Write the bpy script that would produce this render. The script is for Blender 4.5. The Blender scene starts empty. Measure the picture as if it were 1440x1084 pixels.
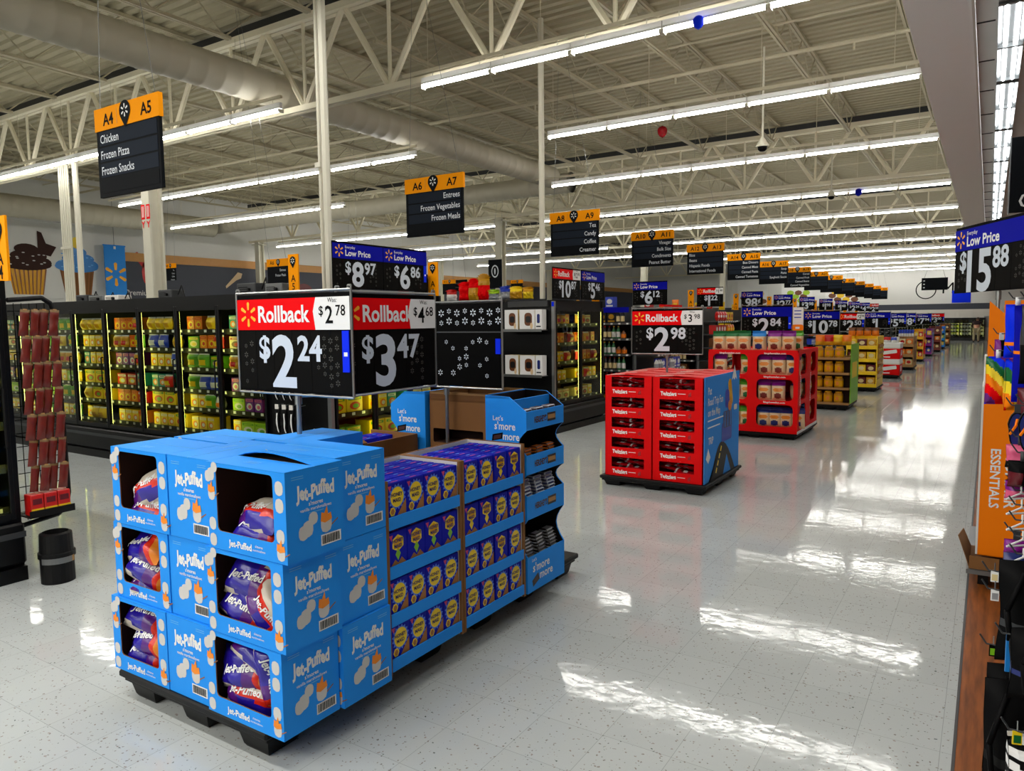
import bpy, math, random
from mathutils import Vector, Matrix
PI = math.pi
RND = random.Random(11)
SC = bpy.context.scene
COL = SC.collection

# ---------------------------------------------------------------- camera
CAM_H = 1.77
F_PX, YAW, PITCH, ROLL = 1038.8, 0.5726, 0.08767, -0.01159
_s, _c = math.sin(YAW), math.cos(YAW)
_fwd = Vector((-_s * math.cos(PITCH), _c * math.cos(PITCH), -math.sin(PITCH)))
_right = Vector((_c, _s, 0))
_up = _right.cross(_fwd)
_r = _right * math.cos(ROLL) + _up * math.sin(ROLL)
_u = -_right * math.sin(ROLL) + _up * math.cos(ROLL)
cam_data = bpy.data.cameras.new('camera')
cam = bpy.data.objects.new('camera', cam_data)
COL.objects.link(cam)
cam_data.sensor_width = 36
cam_data.sensor_fit = 'HORIZONTAL'
cam_data.lens = 36 * F_PX / 1440
cam_data.clip_start = 0.05
cam_data.clip_end = 300
m3 = Matrix((_r, _u, -_fwd)).transposed()
cam.matrix_world = Matrix.Translation((0, 0, CAM_H)) @ m3.to_4x4()
SC.camera = cam

# ---------------------------------------------------------------- world, exposure, large lights
TUBE = 36.0          # strength of the fluorescent tubes
SC.view_settings.view_transform = 'Standard'
SC.view_settings.look = 'None'
SC.view_settings.gamma = 1.0
SC.view_settings.use_curve_mapping = False
SC.view_settings.exposure = -0.03
world = bpy.data.worlds.new('store_air')
SC.world = world
world.use_nodes = True
world.node_tree.nodes['Background'].inputs[0].default_value = (1.0, 0.98, 0.95, 1)
world.node_tree.nodes['Background'].inputs[1].default_value = 0.25

def area_row(y, x0, x1, power):
    """the rows of ceiling tubes that hang behind the photographer"""
    d = bpy.data.lights.new('strip_row_lamp', 'AREA')
    d.shape = 'RECTANGLE'
    d.size = x1 - x0
    d.size_y = 0.12
    d.energy = power
    d.color = (1.0, 0.975, 0.93)
    o = bpy.data.objects.new('strip_row_lamp', d)
    COL.objects.link(o)
    o.location = ((x0 + x1) / 2, y, 5.05)
    return o
for _y, _p in ((4.6, 120), (0.6, 200), (-3.4, 330), (-7.4, 380), (-11.4, 380)):
    area_row(_y, -9.4, -0.9, _p)
    area_row(_y, -20, -10.5, _p)
area_row(1.5, 0.3, 5.5, 120)

# ---------------------------------------------------------------- materials
def lin(c):
    out = []
    for v in c:
        v = v / 255
        out.append(v / 12.92 if v <= 0.04045 else ((v + 0.055) / 1.055) ** 2.4)
    return (*out, 1)
MAT = {}
def mat(name, rgb, rough=0.5, metal=0.0, spec=0.5, emit=0.0, vary=0.0, scale=8.0, coat=0.0):
    if name in MAT:
        return MAT[name]
    m = bpy.data.materials.new(name)
    m.use_nodes = True
    nt = m.node_tree
    b = nt.nodes['Principled BSDF']
    b.inputs['Base Color'].default_value = lin(rgb)
    b.inputs['Roughness'].default_value = rough
    b.inputs['Metallic'].default_value = metal
    b.inputs['Specular IOR Level'].default_value = spec
    b.inputs['Coat Weight'].default_value = coat
    if emit:
        b.inputs['Emission Color'].default_value = lin(rgb)
        b.inputs['Emission Strength'].default_value = emit
    if vary:
        tc = nt.nodes.new('ShaderNodeNewGeometry')
        n = nt.nodes.new('ShaderNodeTexNoise')
        n.inputs['Scale'].default_value = scale
        n.inputs['Detail'].default_value = 4
        r = nt.nodes.new('ShaderNodeMapRange')
        r.inputs['To Min'].default_value = 1 - vary
        r.inputs['To Max'].default_value = 1 + vary
        mx = nt.nodes.new('ShaderNodeVectorMath')
        mx.operation = 'SCALE'
        mx.inputs[0].default_value = lin(rgb)[:3]
        nt.links.new(tc.outputs['Position'], n.inputs['Vector'])
        nt.links.new(n.outputs['Fac'], r.inputs['Value'])
        nt.links.new(r.outputs['Result'], mx.inputs['Scale'])
        nt.links.new(mx.outputs['Vector'], b.inputs['Base Color'])
    MAT[name] = m
    return m
def emis(name, rgb, s):
    if name in MAT:
        return MAT[name]
    m = bpy.data.materials.new(name)
    m.use_nodes = True
    nt = m.node_tree
    nt.nodes.clear()
    e = nt.nodes.new('ShaderNodeEmission')
    o = nt.nodes.new('ShaderNodeOutputMaterial')
    e.inputs[0].default_value = lin(rgb)
    e.inputs[1].default_value = s
    nt.links.new(e.outputs[0], o.inputs[0])
    MAT[name] = m
    return m

mat('blue_card', (30, 146, 244), 0.55, spec=0.2, vary=0.04)
mat('blue_card_edge', (96, 178, 240), 0.5)
mat('brown_card', (128, 84, 38), 0.8, vary=0.12, scale=5)
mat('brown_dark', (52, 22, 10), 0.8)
mat('tan_card', (170, 128, 76), 0.8, vary=0.08)
mat('white_card', (222, 218, 210), 0.6)
mat('print_white', (236, 236, 234), 0.5)
mat('mallow', (205, 203, 200), 0.5)
mat('flame', (240, 138, 24), 0.5)
mat('stick', (150, 92, 40), 0.6)
mat('ink', (4, 4, 5), 0.6, spec=0.1)
mat('black_board', (4, 4, 4), 0.6, spec=0.05)
mat('black_slot', (12, 11, 9), 0.6, spec=0.05)
mat('black_metal', (4, 4, 5), 0.4, spec=0.25)
mat('black_plastic', (8, 8, 9), 0.5, spec=0.25, vary=0.1)
mat('grey_metal', (120, 122, 122), 0.35, metal=0.6)
mat('dark_grey', (48, 50, 52), 0.5)
mat('steel', (150, 152, 150), 0.3, metal=0.8)
mat('white_paint', (214, 210, 192), 0.6, vary=0.03)
mat('wall_white', (226, 226, 222), 0.7, vary=0.02)
mat('soffit_white', (250, 250, 250), 0.7, vary=0.01)
mat('truss_paint', (206, 198, 172), 0.6)
mat('girder_lit_tone', (236, 229, 204), 0.6)  # roof steel paint lightened, light of nearby tubes put into the colour
mat('joist_paint', (186, 178, 150), 0.6)
mat('deck_paint', (176, 168, 140), 0.65)
mat('duct_paint', (196, 190, 170), 0.5, vary=0.04, scale=2)
mat('digit', (205, 214, 224), 0.5)
mat('roll_red', (236, 0, 8), 0.6, spec=0.08)
mat('low_blue', (10, 16, 158), 0.6, spec=0.06)
mat('tag_blue', (4, 44, 236), 0.5, spec=0.1)
mat('spark', (252, 178, 30), 0.5)
mat('spark_dim', (70, 68, 62), 0.6)
mat('aisle_orange', (255, 158, 0), 0.6, spec=0.08)
mat('aisle_navy', (12, 15, 19), 0.6, spec=0.08)
mat('aisle_slot', (30, 37, 48), 0.6, spec=0.08)
mat('aisle_text', (226, 232, 238), 0.6, spec=0.1)
mat('cracker_blue', (14, 24, 172), 0.5, spec=0.12)
mat('cracker_dark', (14, 14, 90), 0.4)
mat('yellow_art', (248, 214, 30), 0.4)
mat('burst', (70, 120, 230), 0.4)
mat('cracker', (172, 112, 48), 0.6)
mat('pink_art', (214, 60, 110), 0.5)
mat('red_card', (226, 0, 4), 0.5, spec=0.15)
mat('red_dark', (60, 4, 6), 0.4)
mat('red_pack', (168, 12, 24), 0.25)
mat('sky_board', (50, 142, 230), 0.5, spec=0.15)
mat('road', (40, 38, 38), 0.6)
mat('sign_orange', (252, 128, 0), 0.5, spec=0.15)
mat('bag_blue', (36, 22, 150), 0.25)
mat('bag_purple', (80, 20, 120), 0.25)
mat('bag_red', (214, 40, 20), 0.25)
mat('bag_clear', (206, 196, 180), 0.3)
mat('bag_orange', (226, 130, 30), 0.3)
mat('jerky', (104, 26, 14), 0.3, vary=0.3, scale=30)
mat('jerky_top', (120, 92, 50), 0.4)
mat('bread', (222, 192, 150), 0.4)
mat('bread_dark', (120, 40, 30), 0.4)
mat('purple_film', (128, 18, 130), 0.3)
mat('green_film', (86, 160, 36), 0.3)
mat('dkgreen_film', (18, 104, 50), 0.3)
mat('blue_film', (34, 130, 210), 0.3)
mat('navy_film', (24, 40, 110), 0.3)
mat('jar_yellow', (226, 164, 14), 0.25)
mat('jar_gold', (188, 124, 10), 0.3)
mat('yellow_card', (250, 206, 10), 0.4)
mat('lime_card', (130, 196, 30), 0.4)
mat('wood_trim', (196, 140, 72), 0.5, vary=0.1)
mat('deli_grey', (58, 62, 74), 0.6)
mat('choc', (66, 30, 16), 0.4)
mat('choc_dark', (26, 14, 10), 0.4)
mat('choc_white', (214, 220, 228), 0.4)
mat('silver', (180, 180, 184), 0.3, metal=0.4)
mat('skin', (196, 142, 112), 0.5)
mat('hair', (70, 52, 40), 0.7)
mat('dark_shirt', (34, 10, 12), 0.8)
mat('khaki', (168, 156, 124), 0.8)
mat('tile_gap', (60, 60, 58), 0.6)
emis('tube', (255, 252, 245), TUBE)
emis('tube_side', (246, 252, 255), 11.0)
emis('case_light', (240, 240, 120), 12.0)
PAL = {'yellow': (236, 196, 20), 'green': (92, 160, 30), 'orange': (232, 120, 16), 'red': (196, 22, 18),
       'blue': (30, 60, 180), 'purple': (110, 30, 130), 'white': (220, 220, 214), 'brown': (110, 62, 28),
       'teal': (40, 140, 130), 'lime': (160, 200, 40), 'pink': (220, 90, 130), 'black': (16, 15, 16),
       'cream': (226, 206, 150), 'silver': (150, 154, 160), 'gold': (206, 150, 20), 'maroon': (96, 14, 24)}
for k_, v_ in PAL.items():
    mat('pack_' + k_, v_, 0.35)

def glass_mat(name, tint, gloss=0.12):
    m = bpy.data.materials.new(name)
    m.use_nodes = True
    nt = m.node_tree
    nt.nodes.clear()
    t = nt.nodes.new('ShaderNodeBsdfTransparent')
    t.inputs[0].default_value = (*tint, 1)
    g = nt.nodes.new('ShaderNodeBsdfGlossy')
    g.inputs['Roughness'].default_value = 0.02
    f = nt.nodes.new('ShaderNodeFresnel')
    f.inputs[0].default_value = 1.35
    mx = nt.nodes.new('ShaderNodeMixShader')
    o = nt.nodes.new('ShaderNodeOutputMaterial')
    nt.links.new(f.outputs[0], mx.inputs[0])
    nt.links.new(t.outputs[0], mx.inputs[1])
    nt.links.new(g.outputs[0], mx.inputs[2])
    nt.links.new(mx.outputs[0], o.inputs[0])
    MAT[name] = m
glass_mat('door_glass', (0.72, 0.76, 0.7))

# ---------------------------------------------------------------- mesh builder
_TXT = {}
def text_geo(s, bold=0.0, res=2):
    k = (s, bold, res)
    if k not in _TXT:
        cu = bpy.data.curves.new('t', 'FONT')
        cu.body = s
        cu.resolution_u = res
        cu.offset = bold
        ob = bpy.data.objects.new('t', cu)
        me = bpy.data.meshes.new_from_object(ob)
        vs = [(v.co.x, v.co.y) for v in me.vertices]
        fs = [tuple(p.vertices) for p in me.polygons]
        bpy.data.objects.remove(ob)
        bpy.data.curves.remove(cu)
        bpy.data.meshes.remove(me)
        if vs:
            x0 = min(v[0] for v in vs)
            vs = [(x - x0, y) for x, y in vs]
        _TXT[k] = (vs, fs, max([v[0] for v in vs] or [0]))
    return _TXT[k]
CAPH = 0.69

class MB:
    def __init__(s):
        s.v, s.f, s.m, s.ml = [], [], [], []
    def mi(s, m):
        if m not in s.ml:
            s.ml.append(m)
        return s.ml.index(m)
    def add(s, vs, fs, m):
        n = len(s.v)
        s.v += [tuple(p) for p in vs]
        i = s.mi(m)
        for f in fs:
            s.f.append(tuple(a + n for a in f))
            s.m.append(i)
        return s
    def box(s, x0, x1, y0, y1, z0, z1, m, b=0.0):
        if b <= 0:
            vs = [(x0, y0, z0), (x1, y0, z0), (x1, y1, z0), (x0, y1, z0), (x0, y0, z1), (x1, y0, z1), (x1, y1, z1), (x0, y1, z1)]
            return s.add(vs, [(0, 3, 2, 1), (4, 5, 6, 7), (0, 1, 5, 4), (1, 2, 6, 5), (2, 3, 7, 6), (3, 0, 4, 7)], m)
        vs = []
        X, Y, Z = (x0, x1), (y0, y1), (z0, z1)
        for i in (0, 1):
            for j in (0, 1):
                for k in (0, 1):
                    dx, dy, dz = (b if i == 0 else -b), (b if j == 0 else -b), (b if k == 0 else -b)
                    vs += [(X[i], Y[j] + dy, Z[k] + dz), (X[i] + dx, Y[j], Z[k] + dz), (X[i] + dx, Y[j] + dy, Z[k])]
        def c(i, j, k, a):
            return (i * 4 + j * 2 + k) * 3 + a
        fs = [(c(0, 0, 0, 0), c(0, 0, 1, 0), c(0, 1, 1, 0), c(0, 1, 0, 0)), (c(1, 0, 0, 0), c(1, 1, 0, 0), c(1, 1, 1, 0), c(1, 0, 1, 0)),
              (c(0, 0, 0, 1), c(1, 0, 0, 1), c(1, 0, 1, 1), c(0, 0, 1, 1)), (c(0, 1, 0, 1), c(0, 1, 1, 1), c(1, 1, 1, 1), c(1, 1, 0, 1)),
              (c(0, 0, 0, 2), c(0, 1, 0, 2), c(1, 1, 0, 2), c(1, 0, 0, 2)), (c(0, 0, 1, 2), c(1, 0, 1, 2), c(1, 1, 1, 2), c(0, 1, 1, 2))]
        for i in (0, 1):
            for j in (0, 1):
                fs.append((c(i, j, 0, 0), c(i, j, 1, 0), c(i, j, 1, 1), c(i, j, 0, 1)))
                fs.append((c(i, 0, j, 0), c(i, 1, j, 0), c(i, 1, j, 2), c(i, 0, j, 2)))
                fs.append((c(0, i, j, 1), c(1, i, j, 1), c(1, i, j, 2), c(0, i, j, 2)))
        for i in (0, 1):
            for j in (0, 1):
                for k in (0, 1):
                    fs.append((c(i, j, k, 0), c(i, j, k, 1), c(i, j, k, 2)))
        return s.add(vs, fs, m)
    def quad(s, a, b, c, d, m):
        return s.add([a, b, c, d], [(0, 1, 2, 3)], m)
    def poly(s, pts, m):
        return s.add(pts, [tuple(range(len(pts)))], m)
    def flat(s, pts2, o, u, v, m):
        o, u, v = Vector(o), Vector(u), Vector(v)
        return s.poly([o + u * a + v * b for a, b in pts2], m)
    def prism(s, pts2, o, u, v, n, m):
        """polygon pts2 in plane (u, v), extruded along vector n"""
        o, u, v, n = Vector(o), Vector(u), Vector(v), Vector(n)
        k = len(pts2)
        a = [o + u * p + v * q for p, q in pts2]
        b = [p + n for p in a]
        fs = [tuple(range(k))[::-1], tuple(range(k, 2 * k))] + [(i, (i + 1) % k, k + (i + 1) % k, k + i) for i in range(k)]
        return s.add(a + b, fs, m)
    def cyl(s, a, b, r, m, n=10, r2=None):
        a, b = Vector(a), Vector(b)
        r2 = r if r2 is None else r2
        d = (b - a).normalized()
        t = Vector((0, 0, 1)) if abs(d.z) < 0.9 else Vector((1, 0, 0))
        u = d.cross(t).normalized()
        w = d.cross(u)
        vs = [a + (u * math.cos(2 * PI * i / n) + w * math.sin(2 * PI * i / n)) * r for i in range(n)]
        vs += [b + (u * math.cos(2 * PI * i / n) + w * math.sin(2 * PI * i / n)) * r2 for i in range(n)]
        fs = [(i, (i + 1) % n, n + (i + 1) % n, n + i) for i in range(n)] + [tuple(range(n))[::-1], tuple(range(n, 2 * n))]
        return s.add(vs, fs, m)
    def tube(s, pts, r, m, n=6):
        for p, q in zip(pts[:-1], pts[1:]):
            s.cyl(p, q, r, m, n)
        return s
    def lathe(s, o, prof, n=14):
        """prof: list of (radius, z, material of the band above)"""
        o = Vector(o)
        for (r0, z0, m), (r1, z1, _) in zip(prof[:-1], prof[1:]):
            vs = [o + Vector((r0 * math.cos(2 * PI * i / n), r0 * math.sin(2 * PI * i / n), z0)) for i in range(n)]
            vs += [o + Vector((r1 * math.cos(2 * PI * i / n), r1 * math.sin(2 * PI * i / n), z1)) for i in range(n)]
            s.add(vs, [(i, (i + 1) % n, n + (i + 1) % n, n + i) for i in range(n)], m)
        return s
    def text(s, t, o, u, v, h, m, al='C', bold=0.0, sx=1.0, res=2, fit=None, fn=None):
        vs, fs, w = text_geo(t, bold, res)
        k = h / CAPH
        if fit and w * k * sx > fit:
            sx = fit / (w * k)
        x0 = {'C': -w / 2, 'L': 0, 'R': -w}[al]
        o, u, v = Vector(o), Vector(u), Vector(v)
        if fn:
            pts = [fn((x + x0) * k * sx, (y - CAPH / 2) * k) for x, y in vs]
        else:
            pts = [o + u * ((x + x0) * k * sx) + v * ((y - CAPH / 2) * k) for x, y in vs]
        return s.add(pts, fs, m)
    def build(s, name, parent=None, loc=None, smooth=False):
        me = bpy.data.meshes.new(name)
        me.from_pydata(s.v, [], s.f)
        for m in s.ml:
            me.materials.append(MAT[m])
        me.polygons.foreach_set('material_index', s.m)
        if smooth:
            me.polygons.foreach_set('use_smooth', [True] * len(s.f))
        me.update()
        o = bpy.data.objects.new(name, me)
        COL.objects.link(o)
        if parent:
            o.parent = parent
        if loc:
            o.location = loc
        return o

X, Y, Z = (1, 0, 0), (0, 1, 0), (0, 0, 1)
nX, nY = (-1, 0, 0), (0, -1, 0)
def rrect(w, h, r, n=3):
    """rounded rectangle centred on 0"""
    out = []
    for cx, cy, a0 in ((w / 2 - r, h / 2 - r, 0), (-w / 2 + r, h / 2 - r, 90), (-w / 2 + r, -h / 2 + r, 180), (w / 2 - r, -h / 2 + r, 270)):
        for i in range(n + 1):
            a = math.radians(a0 + 90 * i / n)
            out.append((cx + r * math.cos(a), cy + r * math.sin(a)))
    return out
def ell(rx, ry, n=14, c=(0, 0)):
    return [(c[0] + rx * math.cos(2 * PI * i / n), c[1] + ry * math.sin(2 * PI * i / n)) for i in range(n)]
def hole_panel(mb, x0, x1, z0, z1, hx0, hx1, hz0, hz1, r, y, th, m, mi=None):
    """panel in the XZ plane (front at y) with a rounded rectangular hole and depth th"""
    n = 4
    cx, cz = (hx0 + hx1) / 2, (hz0 + hz1) / 2
    inner = [(cx + a, cz + b) for a, b in rrect(hx1 - hx0, hz1 - hz0, r, n)]
    outer = []
    corners = ((x1, z1), (x0, z1), (x0, z0), (x1, z0))
    for q in range(4):
        for i in range(n + 1):
            p = inner[q * (n + 1) + i]
            c = corners[q]
            if i == 0:
                outer.append((c[0], p[1]) if q % 2 == 0 else (p[0], c[1]))
            elif i == n:
                outer.append((p[0], c[1]) if q % 2 == 0 else (c[0], p[1]))
            else:
                outer.append(c)
    k = len(inner)
    vs = [(a, y, b) for a, b in inner] + [(a, y, b) for a, b in outer]
    mb.add(vs, [(i, (i + 1) % k, k + (i + 1) % k, k + i) for i in range(k)], m)
    vs = [(a, y, b) for a, b in inner] + [(a, y + th, b) for a, b in inner]
    mb.add(vs, [(i, (i + 1) % k, k + (i + 1) % k, k + i) for i in range(k)], mi or m)
def spark(mb, o, u, v, R, m, k=6, wide=0.2):
    o, u, v = Vector(o), Vector(u), Vector(v)
    for i in range(k):
        a = PI / 2 + 2 * PI * i / k
        d = u * math.cos(a) + v * math.sin(a)
        e = -u * math.sin(a) + v * math.cos(a)
        w0, w1 = R * wide * 0.45, R * wide * 0.75
        mb.poly([o + d * R * 0.36 - e * w0, o + d * R * 0.9 - e * w1, o + d * R - e * w1 * 0.4, o + d * R + e * w1 * 0.4, o + d * R * 0.9 + e * w1, o + d * R * 0.36 + e * w0], m)

# ---------------------------------------------------------------- things
def thing(name, label, cat, loc=(0, 0, 0), rz=0.0, group=None):
    o = bpy.data.objects.new(name, None)
    COL.objects.link(o)
    o.empty_display_size = 0.1
    o.location = loc
    o.rotation_euler = (0, 0, rz)
    tag(o, label, cat, group)
    return o
def tag(o, label, cat, group=None, kind=None):
    if label:
        o['label'] = label
    if cat:
        o['category'] = cat
    if group:
        o['group'] = group
    if kind:
        o['kind'] = kind
    return o
def struct(o, label=None):
    o['kind'] = 'structure'
    if label:
        o['label'] = label
    return o
def dup(root, loc, rot=0.0, label=None, group=None):
    r = root.copy()
    COL.objects.link(r)
    r.location = loc
    r.rotation_euler = rot if isinstance(rot, tuple) else (0, 0, rot)
    if label:
        r['label'] = label
    if group:
        r['group'] = group
    for ch in list(root.children):
        c = ch.copy()
        COL.objects.link(c)
        c.parent = r
        for g in list(ch.children):
            d = g.copy()
            COL.objects.link(d)
            d.parent = c
    return r
class Kind:
    """one kind of thing: built once, then copied"""
    def __init__(s, name, cat, build):
        s.name, s.cat, s.fn, s.first = name, cat, build, None
    def put(s, loc, rot=0.0, label='', group=None, name=None):
        if s.first is None:
            o = s.fn()
            o.name = s.name
            tag(o, label, s.cat, group)
            o.location = loc
            o.rotation_euler = rot if isinstance(rot, tuple) else (0, 0, rot)
            s.first = o
            return o
        return dup(s.first, loc, rot, label, group)
def empty():
    o = bpy.data.objects.new('thing', None)
    COL.objects.link(o)
    return o
ORD = ['first', 'second', 'third', 'fourth', 'fifth', 'sixth', 'seventh', 'eighth', 'ninth', 'tenth', 'eleventh', 'twelfth', 'thirteenth',
       'fourteenth', 'fifteenth', 'sixteenth', 'seventeenth', 'eighteenth', 'nineteenth', 'twentieth'] + ['%dth' % i for i in range(21, 60)]
# ================================================================ THE SETTING
def floor_material():
    m = bpy.data.materials.new('vinyl_tile')
    m.use_nodes = True
    nt = m.node_tree
    L = nt.links.new
    b = nt.nodes['Principled BSDF']
    def N(t, **kw):
        n = nt.nodes.new(t)
        for k, v in kw.items():
            setattr(n, k, v)
        return n
    def math_(op, a=None, b_=None, va=0.5, vb=0.5):
        n = N('ShaderNodeMath', operation=op)
        n.inputs[0].default_value = va
        n.inputs[1].default_value = vb
        if a is not None:
            L(a, n.inputs[0])
        if b_ is not None:
            L(b_, n.inputs[1])
        return n.outputs[0]
    g = N('ShaderNodeNewGeometry')
    sep = N('ShaderNodeSeparateXYZ')
    L(g.outputs['Position'], sep.inputs[0])
    T = 0.3048
    gx = math_('DIVIDE', math_('ADD', sep.outputs[0], vb=30 * T + 0.407), vb=T)
    gy = math_('DIVIDE', math_('ADD', sep.outputs[1], vb=30 * T - 2.43), vb=T)
    def edge(c):
        fr = math_('FRACT', c)
        return math_('MINIMUM', fr, math_('SUBTRACT', None, fr, va=1.0))
    e = math_('MINIMUM', edge(gx), edge(gy))
    joint = math_('LESS_THAN', e, vb=0.0038)
    cell = N('ShaderNodeCombineXYZ')
    L(math_('FLOOR', gx), cell.inputs[0])
    L(math_('FLOOR', gy), cell.inputs[1])
    wn = N('ShaderNodeTexWhiteNoise', noise_dimensions='2D')
    L(cell.outputs[0], wn.inputs['Vector'])
    # chips
    mp = N('ShaderNodeMapping')
    mp.inputs['Scale'].default_value = (75, 75, 75)
    nz = N('ShaderNodeTexNoise')
    nz.inputs['Scale'].default_value = 60
    L(g.outputs['Position'], nz.inputs['Vector'])
    ad = N('ShaderNodeMixRGB', blend_type='ADD')
    ad.inputs[0].default_value = 0.02
    L(g.outputs['Position'], ad.inputs[1])
    L(nz.outputs['Color'], ad.inputs[2])
    L(ad.outputs[0], mp.inputs['Vector'])
    vo = N('ShaderNodeTexVoronoi')
    vo.inputs['Scale'].default_value = 1.0
    L(mp.outputs[0], vo.inputs['Vector'])
    vsep = N('ShaderNodeSeparateColor')
    L(vo.outputs['Color'], vsep.inputs[0])
    rad = math_('MULTIPLY', vsep.outputs[1], vb=0.4)
    near = math_('LESS_THAN', vo.outputs['Distance'], rad)
    some = math_('GREATER_THAN', vsep.outputs[0], vb=0.62)
    chip = math_('MULTIPLY', near, some)
    cr = N('ShaderNodeValToRGB')
    cr.color_ramp.elements[0].color = lin((66, 74, 66))
    cr.color_ramp.elements[1].color = lin((160, 146, 138))
    L(vsep.outputs[2], cr.inputs[0])
    tone = N('ShaderNodeMapRange')
    tone.inputs['To Min'].default_value = 0.97
    tone.inputs['To Max'].default_value = 1.03
    L(wn.outputs['Value'], tone.inputs['Value'])
    base = N('ShaderNodeVectorMath', operation='SCALE')
    base.inputs[0].default_value = lin((188, 193, 192))[:3]
    L(tone.outputs[0], base.inputs['Scale'])
    m1 = N('ShaderNodeMixRGB')
    L(math_('MULTIPLY', chip, vb=0.9), m1.inputs[0])
    L(base.outputs[0], m1.inputs[1])
    L(cr.outputs[0], m1.inputs[2])
    m2 = N('ShaderNodeMixRGB')
    L(math_('MULTIPLY', joint, vb=0.45), m2.inputs[0])
    L(m1.outputs[0], m2.inputs[1])
    m2.inputs[2].default_value = lin((96, 96, 92))
    L(m2.outputs[0], b.inputs['Base Color'])
    wx = N('ShaderNodeTexNoise')
    wx.inputs['Scale'].default_value = 1.3
    wx.inputs['Detail'].default_value = 5
    L(g.outputs['Position'], wx.inputs['Vector'])
    rr = N('ShaderNodeMapRange')
    rr.inputs['From Min'].default_value = 0.3
    rr.inputs['From Max'].default_value = 0.7
    rr.inputs['To Min'].default_value = 0.05
    rr.inputs['To Max'].default_value = 0.095
    L(wx.outputs['Fac'], rr.inputs['Value'])
    L(rr.outputs[0], b.inputs['Roughness'])
    b.inputs['Specular IOR Level'].default_value = 0.36
    bp = N('ShaderNodeBump')
    bp.inputs['Strength'].default_value = 0.045
    bp.inputs['Distance'].default_value = 0.02
    w2 = N('ShaderNodeTexNoise')
    w2.inputs['Scale'].default_value = 11
    L(g.outputs['Position'], w2.inputs['Vector'])
    L(w2.outputs['Fac'], bp.inputs['Height'])
    L(bp.outputs[0], b.inputs['Normal'])
    MAT['vinyl_tile'] = m
floor_material()

def plank_material():
    m = bpy.data.materials.new('wood_floor')
    m.use_nodes = True
    nt = m.node_tree
    b = nt.nodes['Principled BSDF']
    g = nt.nodes.new('ShaderNodeNewGeometry')
    mp = nt.nodes.new('ShaderNodeMapping')
    mp.inputs['Scale'].default_value = (14, 1.2, 1)
    n = nt.nodes.new('ShaderNodeTexNoise')
    n.inputs['Scale'].default_value = 2.5
    n.inputs['Detail'].default_value = 7
    cr = nt.nodes.new('ShaderNodeValToRGB')
    cr.color_ramp.elements[0].position = 0.3
    cr.color_ramp.elements[0].color = lin((98, 50, 12))
    cr.color_ramp.elements[1].position = 0.72
    cr.color_ramp.elements[1].color = lin((158, 86, 28))
    nt.links.new(g.outputs['Position'], mp.inputs['Vector'])
    nt.links.new(mp.outputs[0], n.inputs['Vector'])
    nt.links.new(n.outputs['Fac'], cr.inputs[0])
    nt.links.new(cr.outputs[0], b.inputs['Base Color'])
    b.inputs['Roughness'].default_value = 0.5
    b.inputs['Specular IOR Level'].default_value = 0.3
    MAT['wood_floor'] = m
plank_material()

YB, YE, XL, XR = -16.0, 62.0, -27.0, 6.0
EDGE = -0.048
mb = MB().box(XL, EDGE, YB, YE, -0.1, 0, 'vinyl_tile')
struct(mb.build('floor'), 'speckled white vinyl tile floor, polished')
mb = MB().box(EDGE, XR, YB, YE, -0.1, 0.001, 'wood_floor')
mb.box(EDGE - 0.012, EDGE, YB, YE, -0.01, 0.003, 'dark_grey')
struct(mb.build('floor_wood'), 'brown wood look floor along the right side')

# corrugated roof deck, ribs along X
DECK = 6.9
mb = MB()
prof = []
y = YB
while y < YE:
    prof += [(y, DECK), (y + 0.11, DECK), (y + 0.14, DECK + 0.045), (y + 0.2, DECK + 0.045), (y + 0.23, DECK)]
    y += 0.23
vs = [(XL, a, b) for a, b in prof] + [(XR, a, b) for a, b in prof]
k = len(prof)
mb.add(vs, [(i, i + 1, k + i + 1, k + i) for i in range(k - 1)], 'deck_paint')
struct(mb.build('ceiling'), 'corrugated beige steel roof deck')

# open web joists along Y, 75 of them, one mesh
GIRD = [-16.1, -3.75, 8.6, 20.95, 33.3, 45.65, 58.0]
def joist_mesh(span):
    mb = MB()
    zb, zt = 6.32, 6.86
    for sx in (-1, 1):
        mb.box(sx * 0.03 - 0.022, sx * 0.03 + 0.022, 0.1, span - 0.1, zt - 0.03, zt + 0.03, 'joist_paint')
        mb.box(sx * 0.03 - 0.02, sx * 0.03 + 0.02, 0.7, span - 0.7, zb - 0.025, zb + 0.025, 'joist_paint')
    n = 20
    st = (span - 0.4) / n
    for i in range(n):
        a, b = 0.2 + st * i, 0.2 + st * (i + 1)
        za, zc = (zt, zb) if i % 2 == 0 else (zb, zt)
        mb.cyl((0, a, za), (0, b, zc), 0.014, 'joist_paint', 5)
    return mb
first = None
JX = [-1.25 - 1.83 * i for i in range(14)]
for gi, (a, b) in enumerate(zip(GIRD[:-1], GIRD[1:])):
    for x in JX:
        if first is None:
            first = joist_mesh(b - a).build('ceiling_joist')
            o = first
        else:
            o = first.copy()
            COL.objects.link(o)
        o.location = (x, a, 0)
        struct(o)
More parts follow.
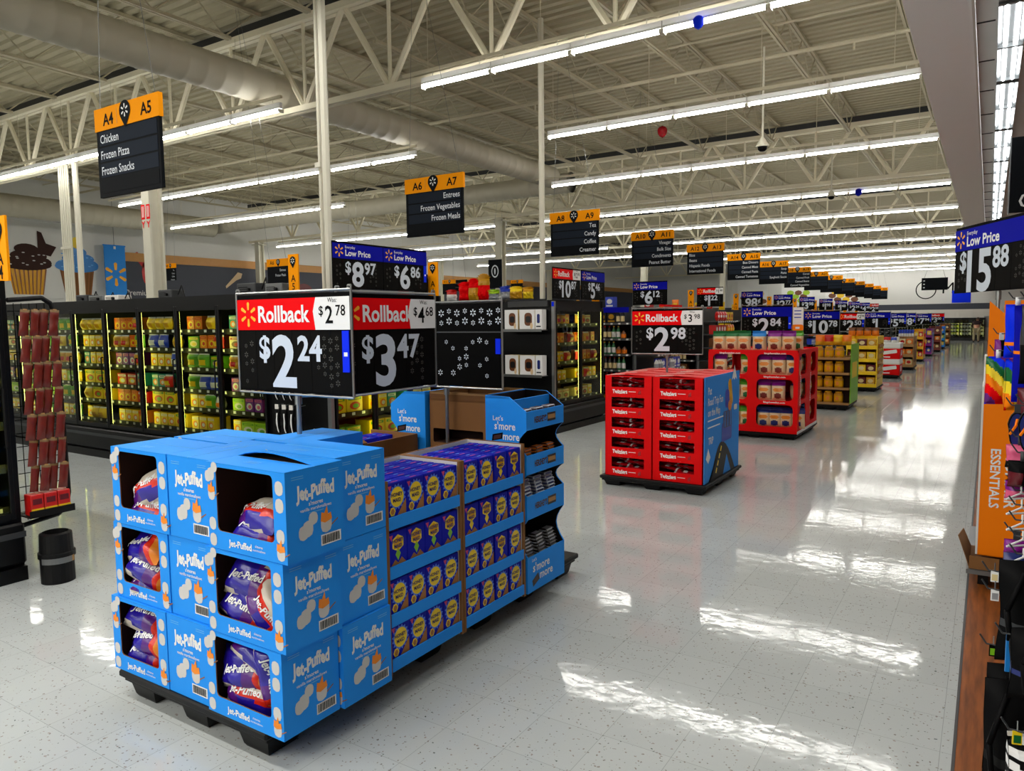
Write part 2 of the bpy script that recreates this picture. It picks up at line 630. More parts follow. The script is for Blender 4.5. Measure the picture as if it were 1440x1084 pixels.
# girders along X
def girder_mesh():
    mb = MB()
    zb, zt = 5.24, 6.62
    x0, x1 = -26.8, -0.7
    for s in (-1, 1):
        mb.box(x0, x1, s * 0.045 - 0.03, s * 0.045 + 0.03, zb - 0.045, zb + 0.045, 'girder_lit_tone')
        mb.box(x0, x1, s * 0.06 - 0.045, s * 0.06 + 0.045, zt - 0.05, zt + 0.05, 'girder_lit_tone')
    mb.box(x0, x1, -0.05, 0.05, zt + 0.06, zt + 0.2, 'dark_grey')
    x = -1.25 - 0.9
    while x > x0 + 1:
        for t in (x - 0.9, x + 0.9):
            mb.cyl((x, 0, zb), (t, 0, zt), 0.05, 'girder_lit_tone', 6)
        mb.cyl((x, 0, zb), (x, 0, zt), 0.03, 'girder_lit_tone', 6)
        x -= 1.83
    return mb
first = None
for gy in GIRD:
    if first is None:
        first = girder_mesh().build('ceiling_girder')
        o = first
    else:
        o = first.copy()
        COL.objects.link(o)
    o.location = (0, gy, 0)
    struct(o)
# bridging angles and pipes
for y_ in (12.6, 16.9, 25.1, 29.2):
    mb = MB().cyl((-26.5, y_, 6.42), (-0.7, y_, 6.42), 0.018, 'truss_paint', 6)
    struct(mb.build('ceiling_bridging'))
mb = MB().cyl((-26.5, 13.4, 6.2), (-0.7, 13.4, 6.2), 0.035, 'truss_paint', 8)
for i in range(8):
    mb.cyl((-2 - i * 3, 13.4, 6.2), (-2 - i * 3, 13.4, 6.06), 0.02, 'truss_paint', 6)
tag(mb.build('sprinkler_pipe'), 'thin cream sprinkler pipe running across under the roof joists', 'pipe')
# back wall
mb = MB().box(XL, XR, YE, YE + 0.2, 0, DECK + 0.1, 'wall_white')
struct(mb.build('wall_back'), 'white back wall with dark band')
mb = MB().box(XL, -0.0, YE - 0.05, YE, 2.2, 2.62, 'deli_grey')
mb.box(XL, -0.0, YE - 0.08, YE, 1.6, 2.2, 'white_card')
struct(mb.build('trim_1'), 'dark band above cream soffit on the back wall')
# left wall: white above, deli grey below a wooden trim
mb = MB().box(XL - 0.2, XL, YB, YE, 0, DECK + 0.1, 'wall_white')
mb.box(XL, XL + 0.02, 15.1, YE, 0, 4.13, 'deli_grey')
for z0, z1, yy in ((2.9, 3.7, 24), (3.0, 3.6, 31), (2.9, 3.5, 41)):
    mb.flat(ell(0.5, 0.3, 12), (XL + 0.03, yy, (z0 + z1) / 2), Y, Z, 'pack_maroon')
mb.flat([(-0.4, -0.25), (0.1, 0.1), (0.35, 0.2), (0.42, 0.4), (0.2, 0.45), (0, 0.25), (-0.42, -0.15)], (XL + 0.03, 20.2, 3.5), Y, Z, 'bread')
mb.flat(ell(0.16, 0.45, 12), (XL + 0.03, 16.3, 3.75), Y, Z, 'pack_red')
for s_ in (-1, 1):
    mb.flat([(-0.1, 0), (0.3, 0.5), (0.1, 0.6), (-0.2, 0.2)], (XL + 0.03, 16.3 + s_ * 0.2, 3.9), (0, s_, 0), Z, 'pack_red')
mb.text('Premium', (XL + 0.03, 16.0, 2.98), Y, Z, 0.2, 'print_white')
struct(mb.build('wall_left'), 'white wall with dark grey deli band')
mb = MB().box(XL, XL + 0.06, 15.1, YE, 4.13, 4.45, 'wood_trim')
struct(mb.build('trim_2'), 'light wood trim along the deli wall')
# right wall and low ceiling of the apparel side, soffit between
mb = MB().box(XR, XR + 0.2, YB, YE, 0, DECK, 'wall_white')
struct(mb.build('wall_right'))
mb = MB().box(-0.66, -0.2, YB, YE, 4.2, DECK, 'soffit_white')
mb.box(-0.205, -0.185, YB, YE, 4.17, 4.24, 'white_card')
struct(mb.build('ceiling_soffit'), 'white boxed soffit running down the aisle')
mb = MB().box(-0.2, XR, YB, YE, 4.36, 4.5, 'wall_white')
y = YB
while y < YE:
    mb.box(-0.19, -0.05, y, y + 0.01, 4.35, 4.362, 'dark_grey')
    y += 1.2
struct(mb.build('ceiling_right'), 'low ceiling over the apparel side')
mb = MB().box(XL, XR, YB - 0.2, YB, 0, DECK, 'wall_white')
struct(mb.build('wall_front'))
# columns
def column(x, y, letters=False, ztop=5.2):
    mb = MB()
    w = 0.125
    for s in (-1, 1):
        mb.box(x - w, x + w, y + s * w - 0.02, y + s * w + 0.02, 0, ztop, 'white_paint')
    mb.box(x - 0.03, x + 0.03, y - w, y + w, 0, ztop, 'white_paint')
    mb.box(x - 0.24, x + 0.24, y - 0.2, y + 0.2, ztop - 0.12, ztop - 0.08, 'white_paint')
    mb.box(x - 0.2, x + 0.2, y - 0.2, y + 0.2, 0, 0.02, 'white_paint')
    if letters:
        for q, dx in ((0, -0.08), (1, 0.09)):
            mb.box(x + dx - 0.06, x + dx + 0.06, y - w - 0.024, y - w - 0.021, 3.82, 4.1, 'roll_red')
            for j in range(2):
                mb.box(x + dx - 0.03 + j * 0.04, x + dx - 0.012 + j * 0.04, y - w - 0.026, y - w - 0.0245, 3.86, 4.07, 'print_white')
            mb.text('Y', (x + dx, y - w - 0.026, 3.72), X, Z, 0.12, 'roll_red', bold=0.03)
    o = mb.build('column')
    struct(o)
for i, yy in enumerate(GIRD[2:-1]):
    column(-13.9, yy, i == 0)
    if i:
        column(-26.2, yy)

# ---------------------------------------------------------------- ducts
def duct(a, b, r, label, cap=True):
    a, b = Vector(a), Vector(b)
    mb = MB()
    d = (b - a)
    n = 22
    L_ = d.length
    d.normalize()
    t = Vector((0, 0, 1))
    u = d.cross(t).normalized()
    rings = int(L_ / 0.3)
    pts = []
    for i in range(rings + 1):
        for rr in ((r, 0.0), (r, 0.26), (r + 0.008, 0.28)):
            p = a + d * min(L_, i * L_ / rings + rr[1])
            pts.append((p, rr[0]))
    vs = []
    for p, q in pts:
        vs += [p + (u * math.cos(2 * PI * j / n) + t * math.sin(2 * PI * j / n)) * q for j in range(n)]
    fs = []
    for i in range(len(pts) - 1):
        fs += [(i * n + j, i * n + (j + 1) % n, (i + 1) * n + (j + 1) % n, (i + 1) * n + j) for j in range(n)]
    fs += [tuple(range(n)), tuple(range((len(pts) - 1) * n, len(pts) * n))]
    mb.add(vs, fs, 'duct_paint')
    o = mb.build('air_duct', smooth=True)
    tag(o, label, 'duct')
    return o
duct((-10.02, -5, 5.58), (-10.02, 17.6, 5.58), 0.27, 'long round painted air duct running away overhead to the crossing duct')
duct((-25.9, 18.15, 5.5), (-9.7, 18.15, 5.5), 0.27, 'round painted air duct crossing behind the end of the long duct')
duct((-24.9, -5, 5.4), (-24.9, 17.8, 5.4), 0.34, 'fat painted air duct above the cupcake poster wall')

# ---------------------------------------------------------------- ceiling strip lights
def strip_light():
    r = empty()
    mb = MB()
    mb.prism([(-0.034, 0.0), (0.034, 0.0), (0.024, 0.03), (0.024, 0.09), (-0.024, 0.09), (-0.024, 0.03)], (-0.59, 0, 0), Y, Z, (1.18, 0, 0), 'print_white')
    for s in (-1, 1):
        mb.box(s * 0.58 - 0.012, s * 0.58 + 0.012, -0.05, 0.05, -0.06, -0.01, 'white_paint')
        mb.cyl((s * 0.4, 0, 0.09), (s * 0.4, 0, 0.18), 0.006, 'white_paint', 5)
    mb.build('housing', r)
    t = MB()
    t.prism([(0.046 * math.cos(2 * PI * i / 10), 0.02 * math.sin(2 * PI * i / 10)) for i in range(10)], (-0.55, 0, -0.024), Y, Z, (1.1, 0, 0), 'tube')
    t.build('tube', r)
    return r
strip = Kind('strip_light', 'light', strip_light)
ROWS = [(8.38, -0.9, -7.2), (11.93, -0.9, -7.1), (16.25, -0.9, -9.7), (21.8, -0.9, -13), (26.7, -0.9, -14), (31.7, -0.9, -14), (36.8, -0.9, -14.5),
        (41.8, -0.9, -14.5), (47, -0.9, -14.5), (52, -0.9, -14.5), (56.6, -0.9, -14.5), (60.6, -0.9, -14.5), (8.0, -9.35, -20.5), (11.7, -9.75, -21), (26.7, -15, -26), (36.8, -15.4, -26), (21.8, -14.2, -26), (31.7, -15, -26), (15.4, -15.5, -24.4)]  # row nearest the back wall is added, to brighten that wall
ROWN = ['nearest', 'second nearest', 'third', 'fourth', 'fifth', 'sixth', 'seventh', 'eighth', 'ninth', 'tenth', 'eleventh', 'twelfth',
        'nearest duct-side', 'second duct-side', 'far left', 'farthest left', 'left fourth', 'left sixth', 'added wall side']  # last row is added, to brighten the left wall and its poster
for (ry, xa, xb), rn in zip(ROWS, ROWN):
    n = int(round((xa - xb) / 1.19))
    for i in range(n):
        strip.put((xa - 0.6 - i * 1.19, ry, 5.09), 0, 'white fluorescent strip light, %s from right in the %s ceiling row' % (ORD[i], rn), 'fluorescent strips under the roof')
# the long rods that carry the rows, so that no row floats
for (ry, xa, xb), rn in zip(ROWS, ROWN):
    mb = MB().box(xb, xa, ry - 0.02, ry + 0.02, 5.245, 5.29, 'truss_paint')
    for x in JX:
        if xb < x < xa:
            mb.cyl((x, ry, 5.28), (x, ry, 6.34 if ry < 57.3 else 6.92), 0.005, 'truss_paint', 4)
    tag(mb.build('light_rail'), 'thin steel rail carrying the %s row of strip lights' % rn, 'rail')
def side_light():
    r = empty()
    mb = MB()
    mb.box(-0.1, 0.1, -1.19, 1.19, 0.03, 0.09, 'grey_metal')
    for s in (-1, 1):
        mb.quad((s * 0.1, -1.19, 0.0), (s * 0.1, 1.19, 0.0), (s * 0.06, 1.19, 0.04), (s * 0.06, -1.19, 0.04), 'grey_metal')
        mb.box(-0.1, 0.1, s * 1.17 - 0.02, s * 1.17 + 0.02, -0.01, 0.04, 'grey_metal')
    mb.box(-0.1, 0.1, -0.02, 0.02, -0.01, 0.04, 'grey_metal')
    mb.build('housing', r)
    for q in (-0.6, 0.6):
        for s in (-0.04, 0.04):
            MB().cyl((s, q - 0.56, 0.005), (s, q + 0.56, 0.005), 0.018, 'tube_side', 8).build('tube', r)
    return r
sl = Kind('aisle_strip_light', 'light', side_light)
for i in range(16):
    sl.put((0.07, 1.2 + 2.45 * i, 4.27), 0, 'twin tube strip light beside the soffit, %s from the front' % ORD[i], 'strip lights along the soffit')

# ---------------------------------------------------------------- hung from the roof
def camera_pendant(x, y, zb, label):
    r = thing('ceiling_camera', label, 'camera', (x, y, zb))
    mb = MB().cyl((0, 0, 0.12), (0, 0, 6.3 - zb), 0.018, 'white_paint', 8)
    mb.build('pole', r)
    mb = MB().lathe((0, 0, 0), [(0.02, 0.14, 'white_paint'), (0.05, 0.1, 'white_paint'), (0.11, 0.0, 'white_paint'), (0.11, -0.02, 'white_paint'), (0.0, -0.02, 'white_paint')], 16)
    mb.build('bracket', r, smooth=False)
    mb = MB().lathe((0, 0, 0), [(0.08, -0.02, 'ink'), (0.075, -0.06, 'ink'), (0.045, -0.09, 'ink'), (0.0, -0.1, 'ink')], 14)
    mb.build('dome', r, smooth=True)
camera_pendant(-3.35, 13.14, 4.68, 'white security camera dome on the longer pole above the aisle')
camera_pendant(-3.53, 20.72, 4.87, 'far white security camera dome on a thin pole near the second girder')
def balloon(x, y, z, r_, m, label):
    mb = MB()
    pr = [(max(0.0, r_ * math.sin(PI * i / 10)) * (1 if i > 5 else 0.96), -r_ * math.cos(PI * i / 10) * (1.2 if i < 5 else 1.0), m) for i in range(11)]
    mb.lathe((0, 0, 0), pr, 14)
    mb.lathe((0, 0, 0), [(0.0, -r_ * 1.2, m), (r_ * 0.14, -r_ * 1.32, m), (0, -r_ * 1.3, m)], 8)
    tag(mb.build('balloon', loc=(x, y, z), smooth=True), label, 'balloon')
balloon(-2.82, 8.255, 5.03, 0.065, 'tag_blue', 'small blue balloon caught on the nearest strip light row')
balloon(-3.02, 21.65, 5.04, 0.09, 'low_blue', 'far blue balloon against the light row behind the girder')
balloon(-6.68, 17.07, 6.2, 0.12, 'red_pack', 'dark red balloon up under the roof')
def conduit(x, y, z0, n, sp, r, label, z1=6.3, bracket=True):
    mb = MB()
    for i in range(n):
        mb.cyl((x + i * sp, y, z0), (x + i * sp, y, z1), r, 'white_paint', 8)
    if bracket:
        mb.box(x - r - 0.02, x + (n - 1) * sp + r + 0.02, y - r - 0.02, y - r, 3.4, 3.45, 'white_paint')
    tag(mb.build('conduit'), label, 'pipe')
conduit(-6.0, 5.62, 2.12, 1, 0.2, 0.02, 'thin cream conduit pipe left of the thicker one on the freezer behind the rollback signs')
conduit(-5.87, 5.58, 2.12, 1, 0.2, 0.04, 'thick cream conduit pipe on the freezer behind the rollback signs', bracket=False)
conduit(-5.86, 10.0, 2.1, 1, 0.2, 0.045, 'cream conduit pipe rising from the freezer end with the boxed mugs', bracket=False)
conduit(-16.75, 8.3, 0.0, 5, 0.085, 0.022, 'bundle of five thin cream pipes beyond the long freezer', z1=5.3)
conduit(-16.1, 8.3, 0.0, 1, 0.055, 0.06, 'cream pipe right of the pipe bundle beyond the long freezer', z1=5.3, bracket=False)

# hung poster and banners
r = thing('wall_poster', 'wide pale cupcake poster hung high on the left wall', 'poster', (XL + 0.03, 12.9, 2.7))
mb = MB().box(0, 0.03, -3.4, 1.5, 0, 2.55, 'wall_white')
mb.box(0, 0.1, -3.4, 1.5, 2.55, 2.7, 'print_white')
mb.build('board', r)
def cupcake(y0, w, cake, frost, top, extra):
    mb = MB()
    e = 0.034
    mb.flat([(-0.36 * w, 0.12), (0.36 * w, 0.12), (0.48 * w, 1.0), (-0.48 * w, 1.0)], (e, y0, 0), Y, Z, cake)
    for i in range(9):
        t = -0.34 + 0.085 * i
        mb.flat([(t * w, 0.12), ((t + 0.03) * w, 0.12), ((t * 1.3 + 0.04) * w, 0.98), (t * 1.3 * w, 0.98)], (e + 0.003, y0, 0), Y, Z, 'stick')
    for cx, cz, rx, rz in ((0, 1.12, 0.62, 0.2), (0.05, 1.4, 0.46, 0.2), (0, 1.62, 0.3, 0.18), (-0.3, 1.15, 0.3, 0.2), (0.34, 1.18, 0.28, 0.2)):
        mb.flat(ell(rx * w, rz, 16), (e + 0.006 + cz * 0.002, y0 + cx * w, cz), Y, Z, frost)
    for i in range(14):
        a = i * 2.4
        mb.flat(ell(0.05, 0.02, 6), (e + 0.012, y0 + 0.45 * w * math.sin(a), 1.1 + 0.5 * ((i * 7) % 10) / 10), Y, Z, extra)
    if top:
        mb.flat(top[1], (e + 0.014, y0, 0), Y, Z, top[0])
    mb.build('cupcake_picture', r)
cupcake(-0.75, 1.25, 'jar_yellow', 'brown_dark', ('brown_dark', [(0.35, 1.5), (0.75, 1.42), (0.95, 1.75), (0.62, 1.85), (0.5, 2.2), (0.36, 2.25)]), 'mallow')
cupcake(0.85, 1.2, 'brown_card', 'blue_film', ('yellow_art', ell(0.14, 0.2, 12, (0, 1.95))), 'blue_card_edge')
mb = MB().box(-0.02, 0.02, -0.38, 0.38, 2.75, 4.62, 'sky_board')
spark(mb, (0.025, 0, 3.6), Y, Z, 0.42, 'spark')
mb.box(-0.03, 0.03, -0.4, 0.4, 4.6, 4.65, 'sky_board')
mb.box(-0.36, 0.0, -0.02, 0.02, 4.62, 4.66, 'grey_metal')
mb.cyl((0, 0, 4.65), (0, 0, 6.3), 0.008, 'grey_metal', 5)
mb.cyl((0, 0, 4.5), (0, 0, 4.6), 0.05, 'print_white', 8)
tag(mb.build('hanging_banner', loc=(XL + 0.35, 14.95, 0)), 'bright blue hanging banner with a yellow burst beside the cupcake poster', 'banner')
# Milk department lettering and furniture of the back wall
mb = MB()
yw = YE - 0.01
mb.text('Milk', (-2.9, yw, 3.75), X, Z, 0.78, 'ink', 'L', sx=0.95, res=3)
n = 28
for i in range(n):
    a, b = 2 * PI * i / n, 2 * PI * (i + 1) / n
    P_ = lambda t, q: (-3.95 + q * math.cos(t), yw, 3.65 + q * math.sin(t))
    mb.quad(P_(a, 0.6), P_(b, 0.6), P_(b, 0.67), P_(a, 0.67), 'ink')
mb.build('wall_lettering')
o = bpy.data.objects['wall_lettering']
tag(o, 'black circle and the word Milk lettered on the white back wall', 'lettering')
mb = MB().box(-2.3, -1.15, YE - 0.04, YE - 0.005, 2.68, 3.55, 'tag_blue')
tag(mb.build('wall_panel'), 'plain blue square panel on the back wall right of the lettering', 'panel')
mb = MB().box(-3.85, -2.35, 56.2, 56.3, 3.45, 4.25, 'aisle_navy')
for i in range(3):
    mb.box(-3.75, -3.66, 56.185, 56.2, 4.03 - i * 0.22, 4.09 - i * 0.22, 'aisle_text')
for s in (-3.7, -2.5):
    mb.cyl((s, 56.25, 4.25), (-3.08, 56.25, 6.34), 0.01, 'grey_metal', 4)
tag(mb.build('hanging_sign'), 'far dark hanging sign in front of the circle on the back wall', 'sign')
for i, (xc, c1) in enumerate(((-16.4, 'pack_cream'), (-12.9, 'pack_lime'), (-9.6, 'pack_yellow'))):
    mb = MB().box(xc - 1.2, xc + 1.2, YE - 0.06, YE - 0.012, 2.75, 4.75, 'print_white')
    for j in range(9):
        mb.flat(ell(0.28, 0.2, 8), (xc - 0.7 + 0.2 * j, YE - 0.064 - j * 0.001, 3.4 + 0.35 * math.sin(j * 2.1)), X, Z, c1 if j % 2 else 'pack_brown')
    tag(mb.build('wall_picture'), ['white produce picture with cream shapes, leftmost on the back wall', 'white produce picture with green shapes on the back wall', 'white produce picture with yellow shapes on the back wall'][i], 'picture')
# ================================================================ SIGNS
def holes(mb, x0, x1, z0, z1, st, R, m, y, seed=0, keep=1.0):
    rr = random.Random(seed)
    j = 0
    z = z0 + st / 2
    while z < z1:
        x = x0 + (st / 2 if j % 2 else st * 0.5)
        i = 0
        while x < x1 - R * 0.5:
            if rr.random() < keep:
                spark(mb, (x, y, z + (0.006 if i % 2 else -0.006)), X, Z, R * (1.15 if (i + j) % 2 else 0.85), m, wide=0.26)
            x += st
            i += 1
        z += st
        j += 1

def price_sign(label, price, head='low', was=None, loc=(0, 0, 0), rz=0.0, w=0.8, h=0.48, pole=None, tagc=True, frame=True, group=None, shift=0.0, cents=None, big=1.0):
    """local frame: board in XZ, front at y=0 facing -Y, bottom centre at the origin"""
    r = thing('price_sign', label, 'sign', loc, rz, group)
    mb = MB().box(-w / 2, w / 2, 0, 0.015, 0, h, 'black_board')
    e = -0.0015
    hh = h * 0.36 if head else 0.02
    zc = (h - hh) / 2
    pz = (h - hh) * 0.76
    if head:
        for q in range(6):
            mb.box(-w / 2 + w * q / 6 + 0.002, -w / 2 + w * (q + 1) / 6 - 0.002, -0.001, 0, 0.01, h - hh - 0.005, 'black_slot')
    if head != 'blank' and head:
        holes(mb, -w * 0.46, -w * 0.32, 0.03, pz * 1.15, 0.045, 0.013, 'spark_dim', e - 0.001, 1, 0.7)
        holes(mb, w * 0.2, w * 0.4, 0.03, pz * 1.15, 0.042, 0.013, 'spark_dim', e - 0.001, 2, 0.8)
    d, c = price
    H = (h - hh) * 0.78 * big
    bw = text_geo(d, 0.03, 4)[2] * H / CAPH * 1.02
    x0 = -bw / 2 - 0.02 * w / 0.8 + shift
    if d:
        if not cents:
            mb.text('$', (x0 - 0.012, e - 0.002, zc + H * 0.28), X, Z, H * 0.46, 'digit', 'R', 0.028, 1.0, 3)
        mb.text(d, (x0, e - 0.002, zc), X, Z, H, 'digit', 'L', 0.03, 1.02, 4)
        mb.text(c, (x0 + bw + 0.012, e - 0.002, zc + H * 0.27), X, Z, H * 0.48, 'digit', 'L', 0.028, 1.02, 3)
    mb.build('board', r)
    if head in ('low', 'roll'):
        mb = MB()
        m_ = 'low_blue' if head == 'low' else 'roll_red'
        mb.box(-w / 2, w / 2, -0.004, 0, h - hh, h - 0.02, m_)
        zh = h - hh / 2 - 0.008
        spark(mb, (-w / 2 + hh * 0.5, -0.0055, zh), X, Z, hh * 0.36, 'spark')
        if head == 'low':
            mb.text('Everyday', (-w / 2 + hh, -0.0055, zh + hh * 0.24), X, Z, hh * 0.16, 'print_white', 'L', 0.005)
            mb.text('Low Price', (-w / 2 + hh, -0.0055, zh - hh * 0.1), X, Z, hh * 0.34 * big, 'print_white', 'L', 0.026, 1.08, 3)
        else:
            mb.text('Rollback', (-w / 2 + hh * 0.94, -0.0055, zh), X, Z, hh * 0.45, 'print_white', 'L', 0.026, 0.95, 3)
        mb.build('header', r)
    if was:
        mb = MB()
        cw = 0.275 * w
        mb.prism([(w / 2 - cw - 0.005, h - hh), (w / 2 - cw - 0.02, h - hh * 0.5), (w / 2 - cw, h - 0.02), (w / 2, h - 0.02), (w / 2, h - hh)], (0, -0.004, 0), X, Z, (0, -0.004, 0), 'print_white')
        zh = h - hh / 2
        mb.text('Was:', (w / 2 - cw * 0.5, -0.009, h - hh * 0.2), X, Z, hh * 0.12, 'ink')
        a, b = was
        mb.text('$', (w / 2 - cw * 0.84, -0.009, zh + hh * 0.02), X, Z, hh * 0.25, 'ink', 'C', 0.01)
        mb.text(a, (w / 2 - cw * 0.6, -0.009, zh - hh * 0.09), X, Z, hh * 0.46, 'ink', 'C', 0.014, 0.95)
        mb.text(b, (w / 2 - cw * 0.26, -0.009, zh + hh * 0.02), X, Z, hh * 0.28, 'ink', 'C', 0.01, 0.95)
        mb.build('was_price_card', r)['label'] = 'white card with the old price'
    if tagc:
        mb = MB().box(w / 2 - 0.055, w / 2 - 0.012, -0.006, 0, (h - hh) * 0.36, h - hh - 0.005, 'tag_blue')
        mb.box(w / 2 - 0.045, w / 2 - 0.022, -0.0065, -0.006, (h - hh) * 0.6, (h - hh) * 0.66, 'print_white')
        mb.build('shelf_tag', r)['label'] = 'bright blue tag on the edge'
    if frame:
        q = w / 2 + 0.006
        mb = MB().tube([(-q, -0.002, -0.008), (q, -0.002, -0.008), (q, -0.002, h + 0.012), (-q, -0.002, h + 0.012), (-q, -0.002, -0.008)], 0.006, 'steel')
        for s in (-1, 1):
            mb.tube([(s * q, 0, h), (s * q, 0, h + 0.03), (s * (q - 0.02), 0, h + 0.03), (s * (q - 0.02), 0, h + 0.012)], 0.005, 'steel', 5)
        mb.build('frame', r)
    if pole:
        mb = MB().cyl((0, 0.025, -pole), (0, 0.025, h * 0.6), 0.012, 'steel', 10)
        mb.cyl((0, 0.025, -0.06), (0, 0.025, 0.0), 0.018, 'steel', 10)
        mb.build('pole', r)
    return r

# signs over the marshmallow and cracker pallets
price_sign('red rollback price sign at $2.24 on the pole above the marshmallow cartons', ('2', '24'), 'roll', ('2', '78'), (-2.85, 2.45, 1.43), 0, pole=0.207, shift=-0.04)
price_sign('red rollback price sign at $3.47 turned sideways behind the $2.24 sign', ('3', '47'), 'roll', ('4', '68'), (-2.6, 2.875, 1.42), PI / 2, w=0.73, h=0.49, tagc=False, shift=-0.02, frame=True)
# black blank sign over the crackers
r = price_sign('blank black price sign with a cut burst pattern above the cracker boxes', ('', ''), None, None, (-2.82, 3.6, 1.375), 0, w=0.86, h=0.5, pole=1.23, tagc=False)
mb = MB()
holes(mb, -0.4, 0.42, 0.36, 0.48, 0.06, 0.019, 'digit', -0.003, 3, 1.0)
holes(mb, -0.3, 0.36, 0.05, 0.3, 0.05, 0.016, 'digit', -0.003, 8, 0.28)
mb.box(-0.43, 0.43, -0.0035, -0.001, 0.325, 0.333, 'dark_grey')
mb.box(0.39, 0.425, -0.005, 0, 0.2, 0.29, 'tag_blue')
mb.build('burst_pattern', r)
# a rail joins the two pole signs, so that the sideways sign hangs on something
mb = MB().tube([(-2.85, 2.5, 1.41), (-2.63, 2.8, 1.41), (-2.63, 3.12, 1.41)], 0.008, 'steel', 8)
tag(mb.build('sign_bracket'), 'thin steel bracket under the two rollback signs above the marshmallow cartons', 'bracket')
# pallets further along
price_sign('red rollback price sign at $2.98 above the red licorice trays', ('2', '98'), 'roll', ('3', '98'), (-2.95, 7.693, 1.395), 0, pole=1.27, tagc=False, shift=-0.03)
price_sign('blue low price sign at $2.84 above the red bread display', ('2', '84'), 'low', None, (-2.9, 11.8, 1.49), 0, w=0.76, h=0.46, pole=0.212, shift=-0.02)
mb = MB().box(-0.08, 0.08, 0, 0.01, 0, 0.36, 'print_white')
for i in range(3):
    mb.box(-0.05, 0.05, -0.001, 0, 0.3 - i * 0.05, 0.315 - i * 0.05, 'pack_blue')
mb.flat(rrect(0.17, 0.1, 0.03), (0, -0.002, 0.05), X, Z, 'sign_orange')
mb.box(-0.03, 0.03, -0.0035, -0.0025, 0.035, 0.065, 'print_white')
mb.cyl((0, 0.015, -0.3), (0, 0.015, 0.2), 0.006, 'steel', 6)
tag(mb.build('card_sign', loc=(-2.44, 11.8, 1.56)), 'small white and orange card sign beside the $2.84 sign', 'sign')
price_sign('blue low price sign at $10.78 above the yellow jars', ('10', '78'), 'low', None, (-2.78, 15.6, 1.43), 0, w=0.66, h=0.46, pole=0.46, tagc=False)
price_sign('red rollback price sign at $2.50 above the yellow shipper', ('2', '50'), 'roll', ('2', '98'), (-2.83, 19.7, 1.42), 0, w=0.6, h=0.44, pole=0.4)
price_sign('blue low price sign at $1 above the red and white cases', ('1', ''), 'low', None, (-2.72, 23.8, 1.43), 0, w=0.68, h=0.46, pole=0.42)
price_sign('blue low price sign on the display of tan boxes', ('5', '98'), 'low', None, (-2.62, 27.9, 1.4), 0, w=0.6, h=0.47, pole=0.61)
price_sign('blue low price sign at 98 cents on the narrow red and yellow display', ('98', '\u00a2'), 'low', None, (-2.68, 32.8, 1.4), 0, w=0.55, h=0.48, pole=0.51, cents=True)
price_sign('blue low price sign at $7.94 beyond the red and yellow display', ('7', '94'), 'low', None, (-2.45, 37.2, 1.4), 0, w=0.66, h=0.46, pole=0.55)
price_sign('small red rollback price sign far down the aisle', ('3', '00'), 'roll', None, (-2.2, 42, 1.42), 0, w=0.7, h=0.46, pole=0.54)

# sign on the right hand rack
price_sign('big blue low price sign at $15.88 over the hanging goods', ('15', '88'), 'low', None, (0.0235, 5.885, 1.93), math.radians(-63.2), w=1.1, h=0.47, pole=0.6, tagc=False, frame=False, shift=-0.18, big=1.16)

# signs standing on the gondola ends
END_Y = [13.05 + 3.65 * k for k in range(13)]
price_sign('blue low price sign at $8.97 standing on the freezer end behind the rollback signs', ('8', '97'), 'low', None, (-5.62, 5.76, 2.12), PI / 2, w=0.74, h=0.48, frame=False, tagc=False)
price_sign('blue low price sign at $6.86 on the freezer end beside the $8.97 sign', ('6', '86'), 'low', None, (-5.62, 6.51, 2.12), PI / 2, w=0.74, h=0.48, frame=False)
price_sign('red rollback price sign at $10.87 standing on the glass freezer end', ('10', '87'), 'roll', ('12', '98'), (-5.62, 10.35, 2.1), PI / 2, w=0.9, h=0.48, frame=False, tagc=False)
price_sign('blue low price sign beside the $10.87 sign on the glass freezer end', ('5', '46'), 'low', None, (-5.62, 11.28, 2.1), PI / 2, w=0.86, h=0.48, frame=False, tagc=False)
for k, (hd, pr, was, lab, w_) in enumerate([('low', ('6', '12'), None, 'blue low price sign at $6.12 on the shelf end behind the $2.98 sign', 0.7),
        ('roll', ('1', '22'), ('1', '48'), 'red rollback price sign at $1.22 standing on a shelf end', 0.62),
        ('low', ('98', '\u00a2'), None, 'blue low price sign at 98 cents on a shelf end behind the $2.84 sign', 0.58),
        ('low', ('2', '77'), None, 'blue low price sign at $2.77, fourth along the shelf ends', 0.58),
        ('low', ('3', '98'), None, 'blue low price sign at $3.98, fifth along the shelf ends', 0.52),
        ('low', ('1', '98'), None, 'blue low price sign at $1.98, sixth along the shelf ends', 0.5),
        ('low', ('1', '48'), None, 'small blue low price sign, seventh of the row on the shelf ends', 0.5),
        ('low', ('2', '24'), None, 'small blue low price sign, eighth of the row on the shelf ends', 0.5),
        ('low', ('4', '48'), None, 'small blue low price sign, ninth of the row on the shelf ends', 0.5),
        ('roll', ('2', '50'), None, 'small red rollback price sign far along the shelf ends', 0.5)]):
    price_sign(lab, pr, hd, was, (-5.5, END_Y[k] + 0.4, 2.04), 0, w=w_, h=0.45, frame=False, tagc=False, cents=(pr[1] == '\u00a2'))

